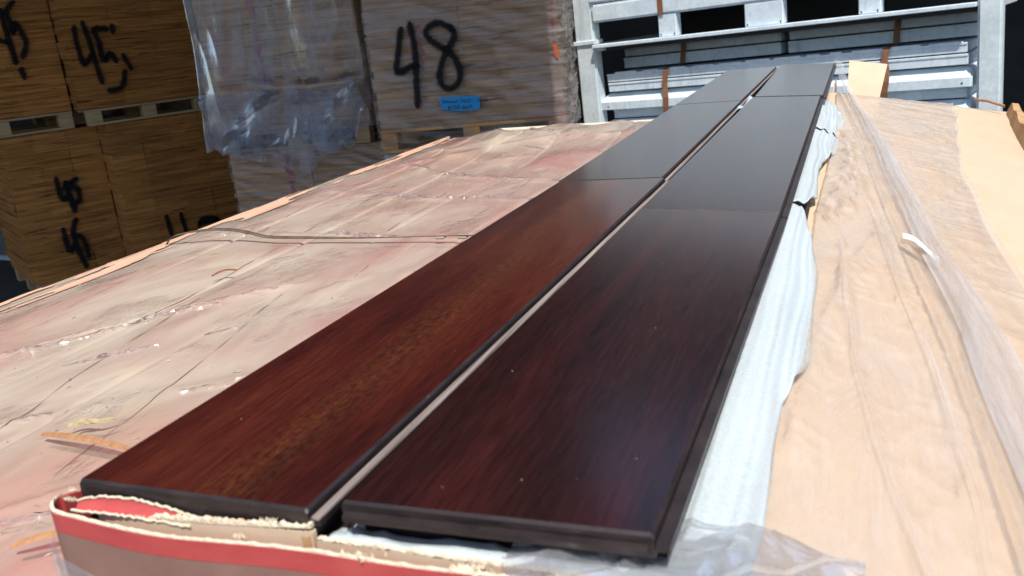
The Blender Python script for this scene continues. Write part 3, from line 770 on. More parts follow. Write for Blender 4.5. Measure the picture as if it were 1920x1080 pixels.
# dusty film over the pink cartons
GX, GY = np.meshgrid(np.linspace(-1.135, -0.345, 300), np.linspace(0.14, 2.47, 560), indexing='ij')
Z = np.full(GX.shape, ZP)
wx = 0.02 * (vnoise(GX * 3, GY * 2.5) - .5)
for xc in xs[1:6]:
    wob = 0.016 * (vnoise(GY * 2.3 + xc * 31, GY * 0 + xc * 7) - .5) * 2
    brk = sstep(.25, .6, vnoise(GY * 3.1 + xc * 91, GY * 0 + 3.3))
    Z -= (0.0030 * brk + .0005) * np.exp(-((GX - xc - wob) / 0.0038) ** 2)
# carton tops pillow a little, whole load crowns
Z += 0.0024 * fbm(GX * 4, GY * 2.0, 2)
# diagonal tension wrinkles
A1 = GX * 0.86 + GY * 0.5
Bb = -GX * 0.5 + GY * 0.86
zone = sstep(.45, .7, fbm(GX * 2.2 + 4, GY * 2.0 + 1, 2) + .12)
Z += zone * 0.0007 * ridge(A1 * 34, Bb * 5 + 3) ** 3
Z += 0.0005 * ridge(A1 * 16 + 7, Bb * 3) ** 4
Z += 0.0005 * (fbm(GX * 40, GY * 22, 3) - .45)
# crinkled ridges that catch the sun
for poly, hh, ww in (([(-.93, .60), (-.88, .72), (-.80, .84), (-.69, .96)], .006, .012), ([(-.74, .50), (-.66, .58), (-.55, .66), (-.45, .70)], .006, .013),
                     ([(-1.03, 1.25), (-.86, 1.235), (-.62, 1.20), (-.50, 1.19)], .006, .012), ([(-1.0, 1.9), (-.8, 1.72), (-.5, 1.62)], .008, .02),
                     ([(-.9, 2.3), (-.7, 2.18), (-.45, 2.12)], .010, .02), ([(-1.05, 1.62), (-.8, 1.5), (-.45, 1.45)], .005, .015), ([(-.62, .36), (-.55, .44), (-.45, .47)], .004, .01)):
    d, sg = dist_poly(GX, GY, poly)
    cr = ridge(GX * 55 + GY * 20, GY * 60 - GX * 15)
    Z += hh * .28 * np.exp(-(d / ww) ** 2) * (0.35 + 0.75 * cr)
    Z += .0030 * np.exp(-(d / (ww * .8)) ** 2) * ridge(GX * 95 + GY * 60, GY * 75 - GX * 40) ** 2 * sstep(.35, .6, vnoise(GX * 14, GY * 14 + 3))
# rounded edges: left edge and far edge fall away
Z -= 0.10 * np.clip((-1.105 - GX) / 0.03, 0, 1) ** 1.5
Z -= 0.075 * sstep(2.30, 2.47, GY) ** 2 * (0.8 + .4 * vnoise(GX * 9, GY * 3))
Z -= 0.08 * np.clip((0.18 - GY) / 0.04, 0, 1) ** 1.5
far = sstep(1.75, 2.25, GY)
Z += far * sstep(-1.09, -.95, GX) * 0.012 * ridge(GX * 9 + GY * 2, GY * 7 - GX * 4) ** 2
Z += sstep(1.9, 2.2, GY) * sstep(2.45, 2.3, GY) * 0.016 * sstep(-1.08, -.80, GX)
grid('wrap_film', GX + 0.4, GY - 1.3, Z, MT['film_pink'], load)

EX, EY = np.meshgrid(np.linspace(-1.104, -1.050, 22), np.linspace(.16, 2.36, 520), indexing='ij')
ii = np.clip(((EX + 1.135) / .79 * 299).astype(int), 0, 299); jj = np.clip(((EY - .14) / 2.33 * 559).astype(int), 0, 559)
EZ = Z[ii, jj] + .0012 + .0012 * vnoise(EX * 60, EY * 20)
keep = (fbm(EX * 60, EY * 7, 4) + .13 * np.exp(-((EX + 1.083 - .008 * np.sin(EY * 4)) / .011) ** 2)) > .50
grid('edge_print', EX + .4, EY - 1.3, EZ, MT['salmon'], load, mask=keep[:-1, :-1])
# dirt settled in the creases and a scatter of crumbs on the wrap
MT['grime'] = simple_mat('grime', (0.10, 0.07, 0.055), (0.22, 0.16, 0.12), (80, 80, 80), 0.9)
MT['crumb'] = simple_mat('crumbs', (0.14, 0.10, 0.07), (0.58, 0.48, 0.33), (60, 60, 60), 0.9)
def zfilm(x, y):
    i = min(max((x + 1.135) / .79 * 299, 0), 298.999); j = min(max((y - .14) / 2.33 * 559, 0), 558.999)
    a, b = int(i), int(j); fx, fy = i - a, j - b
    return float(Z[a, b] * (1 - fx) * (1 - fy) + Z[a + 1, b] * fx * (1 - fy) + Z[a, b + 1] * (1 - fx) * fy + Z[a + 1, b + 1] * fx * fy)
rg = random.Random(31)
for (xa, ya, xb, yb) in ((-.70, .46, -.80, .90), (-.81, .80, -.845, 1.17), (-.585, .46, -.68, .92), (-.94, 1.2, -1.0, 1.5), (-.86, 1.25, -.90, 1.75), (-.70, 1.25, -.73, 1.55), (-.97, .85, -1.0, 1.05), (-.58, 1.3, -.60, 1.7), (-.62, .98, -.64, 1.12)):
    v = []; f = []; k = 70
    for i in range(k + 1):
        t = i / k
        x = xa + (xb - xa) * t + .006 * (float(vnoise(t * 5 + xa * 50, ya * 9)) - .5) * 2; y = ya + (yb - ya) * t
        hw = max(.0, .0011 * (float(vnoise(t * 16 + ya * 33, xa * 20)) - .22)) + .00005
        z = zfilm(x, y) + .0007
        v += [(x - hw + .4, y - 1.3, z), (x + hw + .4, y - 1.3, z)]
    for i in range(k): f.append((2 * i, 2 * i + 1, 2 * i + 3, 2 * i + 2))
    from_py('crease_dirt', v, f, MT['grime'], load)
v = []; f = []
for i in range(420):
    x = rg.uniform(-1.08, -.37); y = .2 + 2.1 * rg.random() ** 1.6; sz = rg.uniform(.0005, .0018) * (1.7 if rg.random() < .06 else 1)
    z = zfilm(x, y) + .0006; a = rg.uniform(0, 6.28); el = rg.uniform(1, 3); b = len(v)
    dx, dy = math.cos(a) * sz * el, math.sin(a) * sz * el; px, py = -math.sin(a) * sz * .6, math.cos(a) * sz * .6
    X0, Y0 = x + .4, y - 1.3
    v += [(X0 - dx, Y0 - dy, z), (X0 + px, Y0 + py, z), (X0 + dx, Y0 + dy, z), (X0 - px, Y0 - py, z), (X0, Y0, z + sz * .7)]
    f += [(b, b + 3, b + 4), (b + 3, b + 2, b + 4), (b + 2, b + 1, b + 4), (b + 1, b, b + 4)]
cr_ = from_py('crumbs', v, f, MT['crumb'], load); tag(cr_, kind='stuff')

def pleat(poly, wd, h, seed, zf, parent, off, step=.006, name='film_pleat'):
    """crumpled ridge of film: small flat facets that flash in the sun"""
    r2 = random.Random(seed); pts = []
    for (ax, ay), (bx, by) in zip(poly[:-1], poly[1:]):
        L_ = math.hypot(bx - ax, by - ay); k = max(2, int(L_ / step))
        for i in range(k): t = i / k; pts.append((ax + (bx - ax) * t, ay + (by - ay) * t, (by - ay) / L_, -(bx - ax) / L_))
    v = []; f = []; m_ = 6; envs = []
    for k, (x, y, nx_, ny_) in enumerate(pts):
        env = max(0.0, float(vnoise(k * .06 + seed * 3.3, seed * 7.1)) * 2.4 - 1.15); envs.append(env); wob = (float(vnoise(k * .11 + seed, 3.3 + seed)) - .5) * wd * 1.2
        for j in range(m_):
            u = (j / (m_ - 1) - .5) * 2
            px = x + nx_ * (u * wd * .5 + wob) + r2.uniform(-1, 1) * step * .45; py = y + ny_ * (u * wd * .5 + wob) + r2.uniform(-1, 1) * step * .45
            hh = (h * env * (1 - u * u) * r2.uniform(.15, 1.25) + .0012) if abs(u) < .99 else -.002
            v.append((px - off[0], py - off[1], zf(px, py) + hh))
    for k in range(len(pts) - 1):
        if envs[k] <= 0.02: continue
        for j in range(m_ - 1):
            a = k * m_ + j
            if r2.random() < .5: f += [(a, a + 1, a + m_), (a + 1, a + m_ + 1, a + m_)]
            else: f += [(a, a + 1, a + m_ + 1), (a, a + m_ + 1, a + m_)]
    return from_py(name, v, f, MT['film_pleat'], parent)
for i_, (poly, wd, h) in enumerate((([(-.95, .56), (-.88, .70), (-.80, .82), (-.69, .95)], .020, .006), ([(-.76, .48), (-.67, .57), (-.55, .65), (-.46, .69)], .018, .006), ([(-.60, .36), (-.53, .42), (-.45, .45)], .014, .004),
        ([(-1.02, 1.24), (-.86, 1.235), (-.62, 1.20), (-.50, 1.19)], .016, .006), ([(-.99, 1.9), (-.8, 1.74), (-.5, 1.62)], .026, .008), ([(-.92, 2.30), (-.7, 2.18), (-.42, 2.12)], .030, .010), ([(-.75, 2.05), (-.55, 1.95), (-.40, 1.93)], .030, .009), ([(-.82, .62), (-.74, .72), (-.66, .80)], .014, .005), ([(-.98, 1.62), (-.8, 1.52), (-.48, 1.46)], .018, .006), ([(-.56, .98), (-.48, 1.05), (-.42, 1.09)], .014, .005))):
    pleat(poly, wd * .55, h * .62, i_ + 1, zfilm, load, (-.4, 1.3), .0038)

# strap across the pink load
st_e = empty('band_strap', (-.8, 1.165, ZP)); tag(st_e, 'dusty brown strap crossing the pink wrapped load, looped up at its left end', 'strap')
pts = []
for k in range(60):
    t = k / 59
    x = -1.10 + t * 0.72
    y = 1.165 + .010 * math.sin(t * 4) + (.018 * math.sin(t * math.pi / .32) if t < .32 else 0)
    z = ZP + .011 + (.012 * math.sin(math.pi * t / .30) if t < .30 else .002 * math.sin(t * 9))
    if t < .04: z -= (0.04 - t) * .8
    pts.append((x, y, z, 0.05 + 0.35 * math.sin(t * 6)))
v = []; f = []
for x, y, z, tw in pts:
    hw = .0030; c, s = math.cos(tw) * hw, math.sin(tw) * hw
    v += [(x + .8, y - 1.165 - c, z - ZP - s), (x + .8, y - 1.165 + c, z - ZP + s), (x + .8, y - 1.165 + c, z - ZP + s + .0012), (x + .8, y - 1.165 - c, z - ZP - s + .0012)]
for k in range(59):
    for j in range(4): f.append((4 * k + j, 4 * k + (j + 1) % 4, 4 * k + 4 + (j + 1) % 4, 4 * k + 4 + j))
from_py('band', v, f, MT['strap_grey'], st_e, True)
for x0 in (.222, .258):
    box('seal', x0, x0 + .016, -.0052, .0052, .0085, .0125, MT['steel_seal'], st_e, .002)

# ================================================================== OPEN CARTON
ct = empty('open_carton', (-.2, 1.4, ZP)); tag(ct, 'torn open kraft carton with red band holding the dark planks', 'carton')
OX, OY, OZ = -.2, 1.4, ZP
def cl(vs): return [(x - OX, y - OY, z - OZ) for x, y, z in vs]
YF = .2725      # outer face of the near end wall
def wall_strip(name, pts, z0f, z1f, thick, nrm, mat, jag=0.0, seed=0, sub=1):
    """vertical panel following a plan polyline, with an uneven (torn) upper edge"""
    rr = random.Random(seed)
    v = []; f = []
    n = len(pts)
    for k, (x, y) in enumerate(pts):
        t = k / (n - 1)
        zt = z1f(t) + (rr.uniform(-jag, jag) if jag else 0)
        zb = z0f(t)
        nx_, ny_ = nrm(t)
        v += [(x, y, zb), (x, y, zt), (x + nx_ * thick, y + ny_ * thick, zt), (x + nx_ * thick, y + ny_ * thick, zb)]
    for k in range(n - 1):
        for j in range(4): f.append((4 * k + j, 4 * k + (j + 1) % 4, 4 * k + 4 + (j + 1) % 4, 4 * k + 4 + j))
    f.append((0, 1, 2, 3)); f.append((4 * n - 1, 4 * n - 2, 4 * n - 3, 4 * n - 4))
    return from_py(name, cl(v), f, mat, ct)
# rounded near-left corner then the near end wall
def front_path(n=150):
    p = []
    for k in range(n):
        t = k / (n - 1)
        if t < .12:
            an = (1 - t / .12) * math.pi / 2
            p.append((-.350 - .013 * math.sin(an), YF + .013 - .013 * math.cos(an) + .0))
        else:
            u = (t - .12) / .88
            p.append((-.350 + u * .315, YF - .004 * math.sin(u * 6) * (1 - u)))
    return p
fpth = front_path()
zr = lambda t: 1.4885 - .0045 * t + .001 * math.sin(t * 17) + .002 * max(0, 1 - t / .1)
wall_strip('red_band', fpth, lambda t: zr(t) - .0098, zr, .0022, lambda t: (0, 1), MT['red_print'])
wall_strip('end_wall', fpth, lambda t: ZP + .002, lambda t: zr(t) - .0101, .0022, lambda t: (0, 1), MT['brown_print'])
wall_strip('torn_edge', [(x, y + .0003) for x, y in fpth], lambda t: zr(t) - .0008, lambda t: zr(t) + .0006, .0020, lambda t: (0, 1), MT['torn'], .0004, 4)
# left wall going back, red upper band too
lpth = [(-.3632, YF + .013 + k * .058) for k in range(41)]
wall_strip('side_wall', lpth, lambda t: ZP + .002, lambda t: 1.462, .003, lambda t: (1, 0), MT['brown_print'])
wall_strip('red_band', lpth, lambda t: 1.4622, lambda t: 1.4885 if t < .012 else 1.474, .003, lambda t: (1, 0), MT['red_print'], .0015, 2)
# inner liner panel, standing higher on the left, torn along the top
ip = [(-.335 + k * .0012, YF + .0085 - .0025 * math.sin(k * .03)) for k in range(101)]
wall_strip('liner', ip, lambda t: 1.462, lambda t: 1.4878 + .0045 * t - .0015 * math.sin(t * 8), .003, lambda t: (0, 1), MT['kraft'], .0006, 9)
wall_strip('torn_edge', [(x, y - .0003) for x, y in ip[30:]], lambda t: 1.4890 + .0035 * t, lambda t: 1.4902 + .0035 * t, .0026, lambda t: (0, 1), MT['torn'], .0013, 10)
ip2 = [(-.2138 + k * .0012, YF + .0085) for k in range(150)]
wall_strip('liner', ip2, lambda t: 1.455, lambda t: 1.4868 - .004 * t, .003, lambda t: (0, 1), MT['kraft'], .0005, 12)
wall_strip('torn_edge', ip2, lambda t: 1.4866 - .004 * t, lambda t: 1.4876 - .004 * t, .0022, lambda t: (0, 1), MT['torn'], .0007, 13)
wall_strip('liner_patch', [(-.250 + k * .002, YF + .0078) for k in range(18)], lambda t: 1.462, lambda t: 1.4885, .0006, lambda t: (0, 1), MT['kraft_dark'], .0008, 14)
# curled torn ply at the near-left corner: red face between two pale torn lips
LN = 40; v = []; f = []
for k in range(LN + 1):
    t = k / LN; x = -.3475 + t * .070
    b = math.sin(math.pi * t ** 0.8) * .0048 + .0004
    yc = YF + .0082 + .0012 * math.sin(t * 3); zc = 1.4898 - .0015 * t
    v += [(x, yc - .0028, zc - .0012), (x, yc, zc - .0016), (x, yc + .0018, zc + b)]
for k in range(LN):
    f += [(3 * k, 3 * k + 1, 3 * k + 4, 3 * k + 3), (3 * k + 1, 3 * k + 2, 3 * k + 5, 3 * k + 4)]
from_py('torn_ply', cl(v), f, MT['red_print'], ct, True)
rr = random.Random(5)
for nm, idx, dz in (('torn_lip', 2, .0004), ('torn_lip', 0, .0002)):
    path = [(v[3 * k + idx][0], v[3 * k + idx][1], v[3 * k + idx][2] + dz + rr.uniform(-.0005, .0006)) for k in range(LN + 1)]
    tv_, tf_ = tube_data(path, .0007, 5)
    from_py(nm, cl(tv_), tf_, MT['torn'], ct, True)
# ragged fibre tufts on the torn rim
def tuft(x, y, z, n, s, seed):
    r2 = random.Random(seed); v = []; f = []; s = s * .62
    for k in range(n):
        px, py = x + r2.gauss(0, s), y + r2.gauss(0, s * .3); b = len(v)
        h = min(.0013, abs(r2.gauss(0, s * .3)) + s * .15); a = r2.uniform(0, 6.28); wd = s * r2.uniform(.10, .28)
        dx, dy = math.cos(a) * wd, math.sin(a) * wd; lx, ly = r2.gauss(0, h * .5), r2.gauss(0, h * .5)
        v += [(px - dx, py - dy, z - s * .2), (px + dx, py + dy, z - s * .2), (px + dx * .5 + lx, py + dy * .5 + ly, z + h), (px - dy, py + dx, z - s * .2)]
        f += [(b, b + 1, b + 2), (b + 1, b + 3, b + 2), (b + 3, b, b + 2)]
    from_py('torn_fibres', cl(v), f, MT['torn'], ct)
tuft(-.352, YF + .010, 1.4915, 60, .0032, 1); tuft(-.3535, YF + .014, 1.4945, 40, .003, 2); tuft(-.249, YF + .003, 1.4880, 60, .0032, 3)
tuft(-.300, YF + .011, 1.4935, 10, .0016, 4); tuft(-.236, YF + .009, 1.4935, 30, .005, 5); tuft(-.19, YF + .002, 1.4865, 30, .006, 6); tuft(-.14, YF + .004, 1.4855, 30, .010, 7)
# lettering on the near end wall
text_obj('lettering', 'EN', .0088, MT['peach'], ct, (-.3130 - OX, YF - .0012 - OY, 1.4618 - OZ), (R(90), 0, 0), .25)
text_obj('lettering', 'ARDS', .0088, MT['peach'], ct, (-.2825 - OX, YF - .0016 - OY, 1.4612 - OZ), (R(90), 0, 0), 0)
# right wall and far wall
wall_strip('side_wall', [(-.049, YF + .012 + k * .058) for k in range(41)], lambda t: ZP + .002, lambda t: 1.452, .003, lambda t: (-1, 0), MT['kraft'])
box('carton_bottom', -.36 - OX, -.052 - OX, YF + .02 - OY, 2.62 - OY, .0022, .006, MT['kraft'], ct)
# flap folded out to the right: a long kraft sheet sloping down to the right
def flapz(x, y): return 1.4535 - (x + .045) * .155 + .004 * np.sin(y * 2.1) * (x + .045) * 3
FX, FY = np.meshgrid(np.linspace(-.062, .325, 42), np.linspace(.15, 2.26, 130), indexing='ij')
fz = flapz(FX, FY) + .0018 * (fbm(FX * 9, FY * 5, 3) - .4) - .0014 * np.exp(-((FX - .205 - .02 * np.sin(FY)) / .006) ** 2)
FYs = FY - (FX + .046) * .18 * sstep(1.9, 2.26, FY)
top_ = grid('side_flap', FX - OX, FYs - OY, fz - OZ, MT['kraft'], ct)
md = top_.modifiers.new('thick', 'SOLIDIFY'); md.thickness = .004; md.offset = -1
# raised rolled edge of the flap at right and the band along the far edge
v = []; f = []
rim = [(.250, 1.52), (.262, 1.70), (.275, 1.88), (.292, 2.06), (.300, 2.16)]
rp = []
for k in range(24):
    t = k / 23 * (len(rim) - 1); i = min(int(t), len(rim) - 2); q = t - i
    x = rim[i][0] * (1 - q) + rim[i + 1][0] * q; y = rim[i][1] * (1 - q) + rim[i + 1][1] * q
    z0 = float(flapz(x, y)) + .001
    h = .022 + .004 * math.sin(k)
    v += [(x - .004, y, z0), (x + .004, y, z0 + h), (x + .016, y, z0 + h - .002), (x + .034, y, z0 - .015)]
for k in range(23):
    for j in range(3): f.append((4 * k + j, 4 * k + j + 1, 4 * k + 4 + j + 1, 4 * k + 4 + j))
f.append((3, 2, 1, 0)); b = 23 * 4; f.append((b, b + 1, b + 2, b + 3))
from_py('rolled_edge', cl(v), f, MT['kraft_dark'], ct)
# end flap standing up at the far end
v = [(-.020, 2.33, 1.440), (.052, 2.345, 1.425), (.070, 2.40, 1.498), (-.016, 2.385, 1.515)]
v += [(x, y + .004, z) for x, y, z in v]
from_py('end_flap', cl(v), [(0, 1, 2, 3), (7, 6, 5, 4), (0, 4, 5, 1), (1, 5, 6, 2), (2, 6, 7, 3), (3, 7, 4, 0)], MT['kraft'], ct)
# thin twig-like strap end by the far right corner
tv_, tf_ = tube_data([(.240, 2.20, 1.425), (.262, 2.17, 1.424), (.290, 2.14, 1.415)], .003, 5)
from_py('cord_end', cl(tv_), tf_, MT['splinter'], ct)

# ================================================================== PLANKS
def plank(label, NL, NR, FR, FL, mat, th=.0105, tongue='raw', group='dark mahogany planks', bev=.0013, name='floor_plank', end_tongue=False):
    """flooring plank from its four top corners; length runs near to far"""
    NL, NR, FR, FL = map(Vector, (NL, NR, FR, FL))
    c = (NL + NR + FR + FL) / 4
    def cross(L_, R_, drop):
        wv = (R_ - L_); wl = wv.length; u = wv / wl; dn = Vector((0, 0, -1))
        return [L_ + dn * th, L_ + dn * (bev + drop), L_ + u * bev + dn * drop, R_ - u * bev + dn * drop, R_ + dn * (bev + drop), R_ + dn * th]
    ax = (FL - NL).normalized()
    nseg = 10
    secs = [cross(NL, NR, bev), ]
    for k in range(nseg + 1):
        t = k / nseg
        l = NL.lerp(FL, t); r = NR.lerp(FR, t)
        if k == 0: l = l + ax * bev; r = r + ax * bev
        if k == nseg: l = l - ax * bev; r = r - ax * bev
        secs.append(cross(l, r, 0))
    secs.append(cross(FL, FR, bev))
    v = [p - c for s in secs for p in s]; f = []; mi = []
    for k in range(len(secs) - 1):
        for j in range(6):
            f.append((6 * k + j, 6 * k + (j + 1) % 6, 6 * k + 6 + (j + 1) % 6, 6 * k + 6 + j)); mi.append(0 if (j == 2 and 0 < k < len(secs) - 2) else 1)
    f.append((5, 4, 3, 2, 1, 0)); mi.append(1); b = 6 * (len(secs) - 1); f.append(tuple(range(b, b + 6))); mi.append(1)
    me = bpy.data.meshes.new(name); me.from_pydata([tuple(p) for p in v], [], f); me.update()
    bm = bmesh.new(); bm.from_mesh(me); bmesh.ops.recalc_face_normals(bm, faces=bm.faces); bm.to_mesh(me); bm.free()
    me.materials.append(mat); me.materials.append(MT['wood_side'])
    me.polygons.foreach_set('material_index', mi)
    me.polygons.foreach_set('use_smooth', [q == 0 for q in mi])
    ecount = {}
    for p_ in me.polygons:
        if mi[p_.index] == 0:
            for ek in p_.edge_keys: ecount[ek] = ecount.get(ek, 0) + 1
    for e_ in me.edges: e_.use_edge_sharp = ecount.get(e_.key, 0) != 2
    o = bpy.data.objects.new(name, me); C.objects.link(o); o.location = c
    tag(o, label, 'plank', group)
    if tongue:
        rs = []
        for L_, R_ in ((NL, NR), (FL, FR)):
            u = (R_ - L_).normalized()
            rs.append([R_ + u * .0004 + Vector((0, 0, -.0044)), R_ + u * .0058 + Vector((0, 0, -.0050)), R_ + u * .0058 + Vector((0, 0, -.0074)), R_ + u * .0004 + Vector((0, 0, -.0079))])
        vv = [p - c for s in rs for p in s]
        ff = [(j, (j + 1) % 4, 4 + (j + 1) % 4, 4 + j) for j in range(4)] + [(3, 2, 1, 0), (4, 5, 6, 7)]
        from_py('tongue', vv, ff, MT['wood_side'], o)
        if tongue == 'raw':
            rs = []
            for L_, R_ in ((NL, NR), (FL, FR)):
                u = (R_ - L_).normalized()
                rs.append([R_ + u * .0018 + Vector((0, 0, -.0049)), R_ + u * .0018 + Vector((0, 0, -.0036)), R_ + u * .0048 + Vector((0, 0, -.0041)), R_ + u * .0052 + Vector((0, 0, -.0051))])
            from_py('raw_edge', [p - c for s in rs for p in s], ff, MT['raw'], o)
    if end_tongue:
        vv = []
        for P_ in (NL + Vector((.002, 0, 0)), NR - Vector((.002, 0, 0))):
            vv += [P_ + Vector((0, -.0004, -.0042)), P_ + Vector((0, -.0040, -.0050)), P_ + Vector((0, -.0040, -.0076)), P_ + Vector((0, -.0004, -.0084))]
        from_py('tongue', [p - c for p in vv], [(j, (j + 1) % 4, 4 + (j + 1) % 4, 4 + j) for j in range(4)] + [(3, 2, 1, 0), (4, 5, 6, 7)], MT['wood_side'], o)
    return o
ZT = 1.5
plank('near left red-brown plank with a golden ribbon stripe', (-.349, .287, ZT), (-.2175, .283, ZT), (-.2045, 1.0175, ZT), (-.3315, 1.0165, ZT), MT['wood_red'], th=.0145)
plank('middle plank of the left row, dark and glossy', (-.3335, 1.0205, ZT), (-.2075, 1.0215, ZT), (-.204, 1.781, ZT), (-.330, 1.783, ZT), MT['wood_dark'])
plank('far left plank at the end of the left row', (-.331, 1.787, ZT), (-.2045, 1.785, ZT), (-.2005, 2.566, ZT), (-.3295, 2.575, ZT), MT['wood_dark'])
plank('near right dark plank overhanging the front of the carton', (-.206, .292, ZT), (-.070, .2925, ZT - .0005), (-.0655, .863, ZT - .0090), (-.199, .860, ZT), MT['wood_dark'], tongue='dark', end_tongue=True)
plank('middle plank of the right row, reflecting grey sky', (-.1985, .8635, ZT), (-.0655, .866, ZT - .0088), (-.0625, 1.832, ZT - .006), (-.189, 1.830, ZT), MT['wood_dark'], tongue='dark')
plank('farthest plank at the end of the right row', (-.186, 1.842, ZT), (-.0585, 1.848, ZT - .006), (-.0555, 2.66, ZT - .009), (-.193, 2.63, ZT), MT['wood_dark'], tongue='dark')
Z2 = ZT - .0109
g2 = 'planks of the second layer'
plank('second-layer plank under the near left plank', (-.3485, .2885, Z2 - .004), (-.219, .2845, Z2 - .004), (-.210, 1.30, Z2), (-.338, 1.30, Z2), MT['wood_dark'], group=g2, tongue='dark')
plank('second-layer plank under the far half of the left row', (-.337, 1.303, Z2), (-.210, 1.303, Z2), (-.206, 2.57, Z2), (-.333, 2.57, Z2), MT['wood_dark'], group=g2)
plank('second-layer plank set back under the near right plank', (-.2025, .302, Z2), (-.0735, .303, Z2 - .0006), (-.0695, 1.40, Z2 - .0096), (-.1965, 1.40, Z2), MT['wood_dark'], group=g2, tongue='dark')
plank('second-layer plank under the far half of the right row', (-.196, 1.404, Z2), (-.0692, 1.404, Z2 - .0096), (-.0605, 2.64, Z2 - .0095), (-.194, 2.64, Z2), MT['wood_dark'], group=g2, tongue='dark')
Z3 = Z2 - .0245
for k, (x0, x1) in enumerate(((-.345, -.2145), (-.2005, -.0760))):
    for j in range(4):
        plank('plank hidden deep in the carton, layer %s of the %s row' % (('three', 'four', 'five', 'six')[j], ('left', 'right')[k]), (x0, .302 + .004 * j, Z3 - j * .0112), (x1, .302, Z3 - j * .0112), (x1, 2.55, Z3 - j * .0112), (x0, 2.55, Z3 - j * .0112), MT['wood_dark'], group='planks deep in the carton', tongue=None)
# fillers of kraft between layer two and three keep the upper planks on level support
box_k = box('packing_board', -.345 + .2, -.214 + .2, .300 - 1.4, 2.55 - 1.4, 1.4652 - ZP, 1.4783 - ZP, MT['kraft_dark'], ct, .001)
box_k2 = box('packing_board', -.198 + .2, -.080 + .2, .325 - 1.4, 2.55 - 1.4, 1.4652 - ZP, 1.4666 - ZP, MT['kraft_dark'], ct)
# short plank end sticking out through the foam on the right side
plank('short dark plank end poking out through the foam on the right', (-.150, .985, 1.4605), (-.0475, .985, 1.4605), (-.0475, 1.06, 1.4605), (-.150, 1.06, 1.4605), MT['wood_dark'], th=.009, tongue=None, group='planks deep in the carton', bev=.003)

# dust specks lying on the plank tops
v = []; f = []
rg = random.Random(8)
for i in range(22):
    if i % 2: x = rg.uniform(-.195, -.075)
    else: x = rg.uniform(-.33, -.215)
    y = .31 + 1.5 * rg.random() ** 1.8; z = ZT + .0002 - (max(0, (x + .2) / .13) * .0095 * min(1, (y - .29) / .57) if x > -.2 else 0)
    sz = rg.uniform(.0001, .0003); b = len(v)
    v += [(x - sz, y, z), (x, y - sz, z), (x + sz, y, z), (x, y + sz, z), (x, y, z + sz)]
    f += [(b, b + 1, b + 4), (b + 1, b + 2, b + 4), (b + 2, b + 3, b + 4), (b + 3, b, b + 4)]
ds_ = from_py('dust_specks', v, f, MT['torn']); tag(ds_, 'tiny pale dust specks scattered on the dark planks', 'dust', kind='stuff')

# ================================================================== FOAM SHEETS
def foam(label, y0, y1, edge, xin=-.110, zb=1.4715, droop=.013, nu=44, nv=170, seed=0, mat=None, name='foam_sheet', ribs=6):
    """edge(t): outer x limit along the length"""
    U, V = np.meshgrid(np.linspace(0, 1, nu), np.linspace(0, 1, nv), indexing='ij')
    ye = y0 + (y1 - y0) * V
    xo = np.interp(V[0], [e[0] for e in edge], [e[1] for e in edge]); xo = xo + .0014 * (vnoise(V[0] * 14 + seed, V[0] * 0) - .5) * 2
    X = xin + (xo[None, :] - xin) * U
    Yy = ye + .012 * (vnoise(U * 5 + seed, U * 0 + (V > .5) * 3) - .5) * (np.abs(V - .5) * 2) ** 12
    out_ = np.clip((X + .066) / .03, 0, 1.6)
    Zf = zb + .0030 - droop * out_ ** 1.7 * (0.7 + .6 * vnoise(V * 7 + seed, U * 0))
    Zf = Zf + out_.clip(0, 1) * .0034 * np.sin((X - xin) * 2 * np.pi / .0125 + 1.5 * vnoise(V * 5, U * 2) * 2) + out_.clip(0, 1) * .003 * (fbm(V * 6 + seed, U * 2, 2) - .4)
    Zf = np.minimum(Zf, np.where(X < -.0675, zb + .0008, 2))
    o = grid(name, X, Yy, Zf, mat or MT['foam'], None)
    md = o.modifiers.new('thick', 'SOLIDIFY'); md.thickness = .0016; md.offset = -1
    tag(o, label, 'foam sheet', 'white packing foam sheets')
    return o
foam('long white foam sheet sticking out beside the near right plank', .300, .985, [(0, -.041), (.12, -.038), (.3, -.039), (.42, -.027), (.72, -.031), (.9, -.043), (1, -.052)], seed=1)
foam('white foam sheet bulging beside the middle right plank', 1.002, 1.545, [(0, -.052), (.1, -.040), (.4, -.045), (.62, -.036), (.85, -.022), (1, -.030)], seed=5, zb=1.4700, droop=.010)
foam('limp white foam flap beside the far right planks', 1.56, 1.94, [(0, -.030), (.25, -.020), (.6, -.014), (1, -.048)], seed=9, zb=1.472, droop=.013)
# foam showing in front of the right-hand planks
U, V = np.meshgrid(np.linspace(0, 1, 110), np.linspace(0, 1, 26), indexing='ij')
X = -.213 + .160 * U; Yy = .2840 + .036 * V
Zf = 1.4800 + .004 * np.clip((.304 - Yy) / .02, 0, 1) * (.3 + .9 * fbm(U * 9, V * 3, 3)) + .0022 * ridge(U * 12 + V * 2, V * 2.5) * (Yy < .304) - .004 * sstep(.15, 0, V)
Zf = np.where(Yy > .3005, 1.4765, Zf)
ff_ = grid('foam_sheet', X, Yy, Zf, MT['foam']); tag(ff_, 'crumpled white foam in front of the near right plank', 'foam sheet', 'white packing foam sheets')
md = ff_.modifiers.new('thick', 'SOLIDIFY'); md.thickness = .0014; md.offset = -1
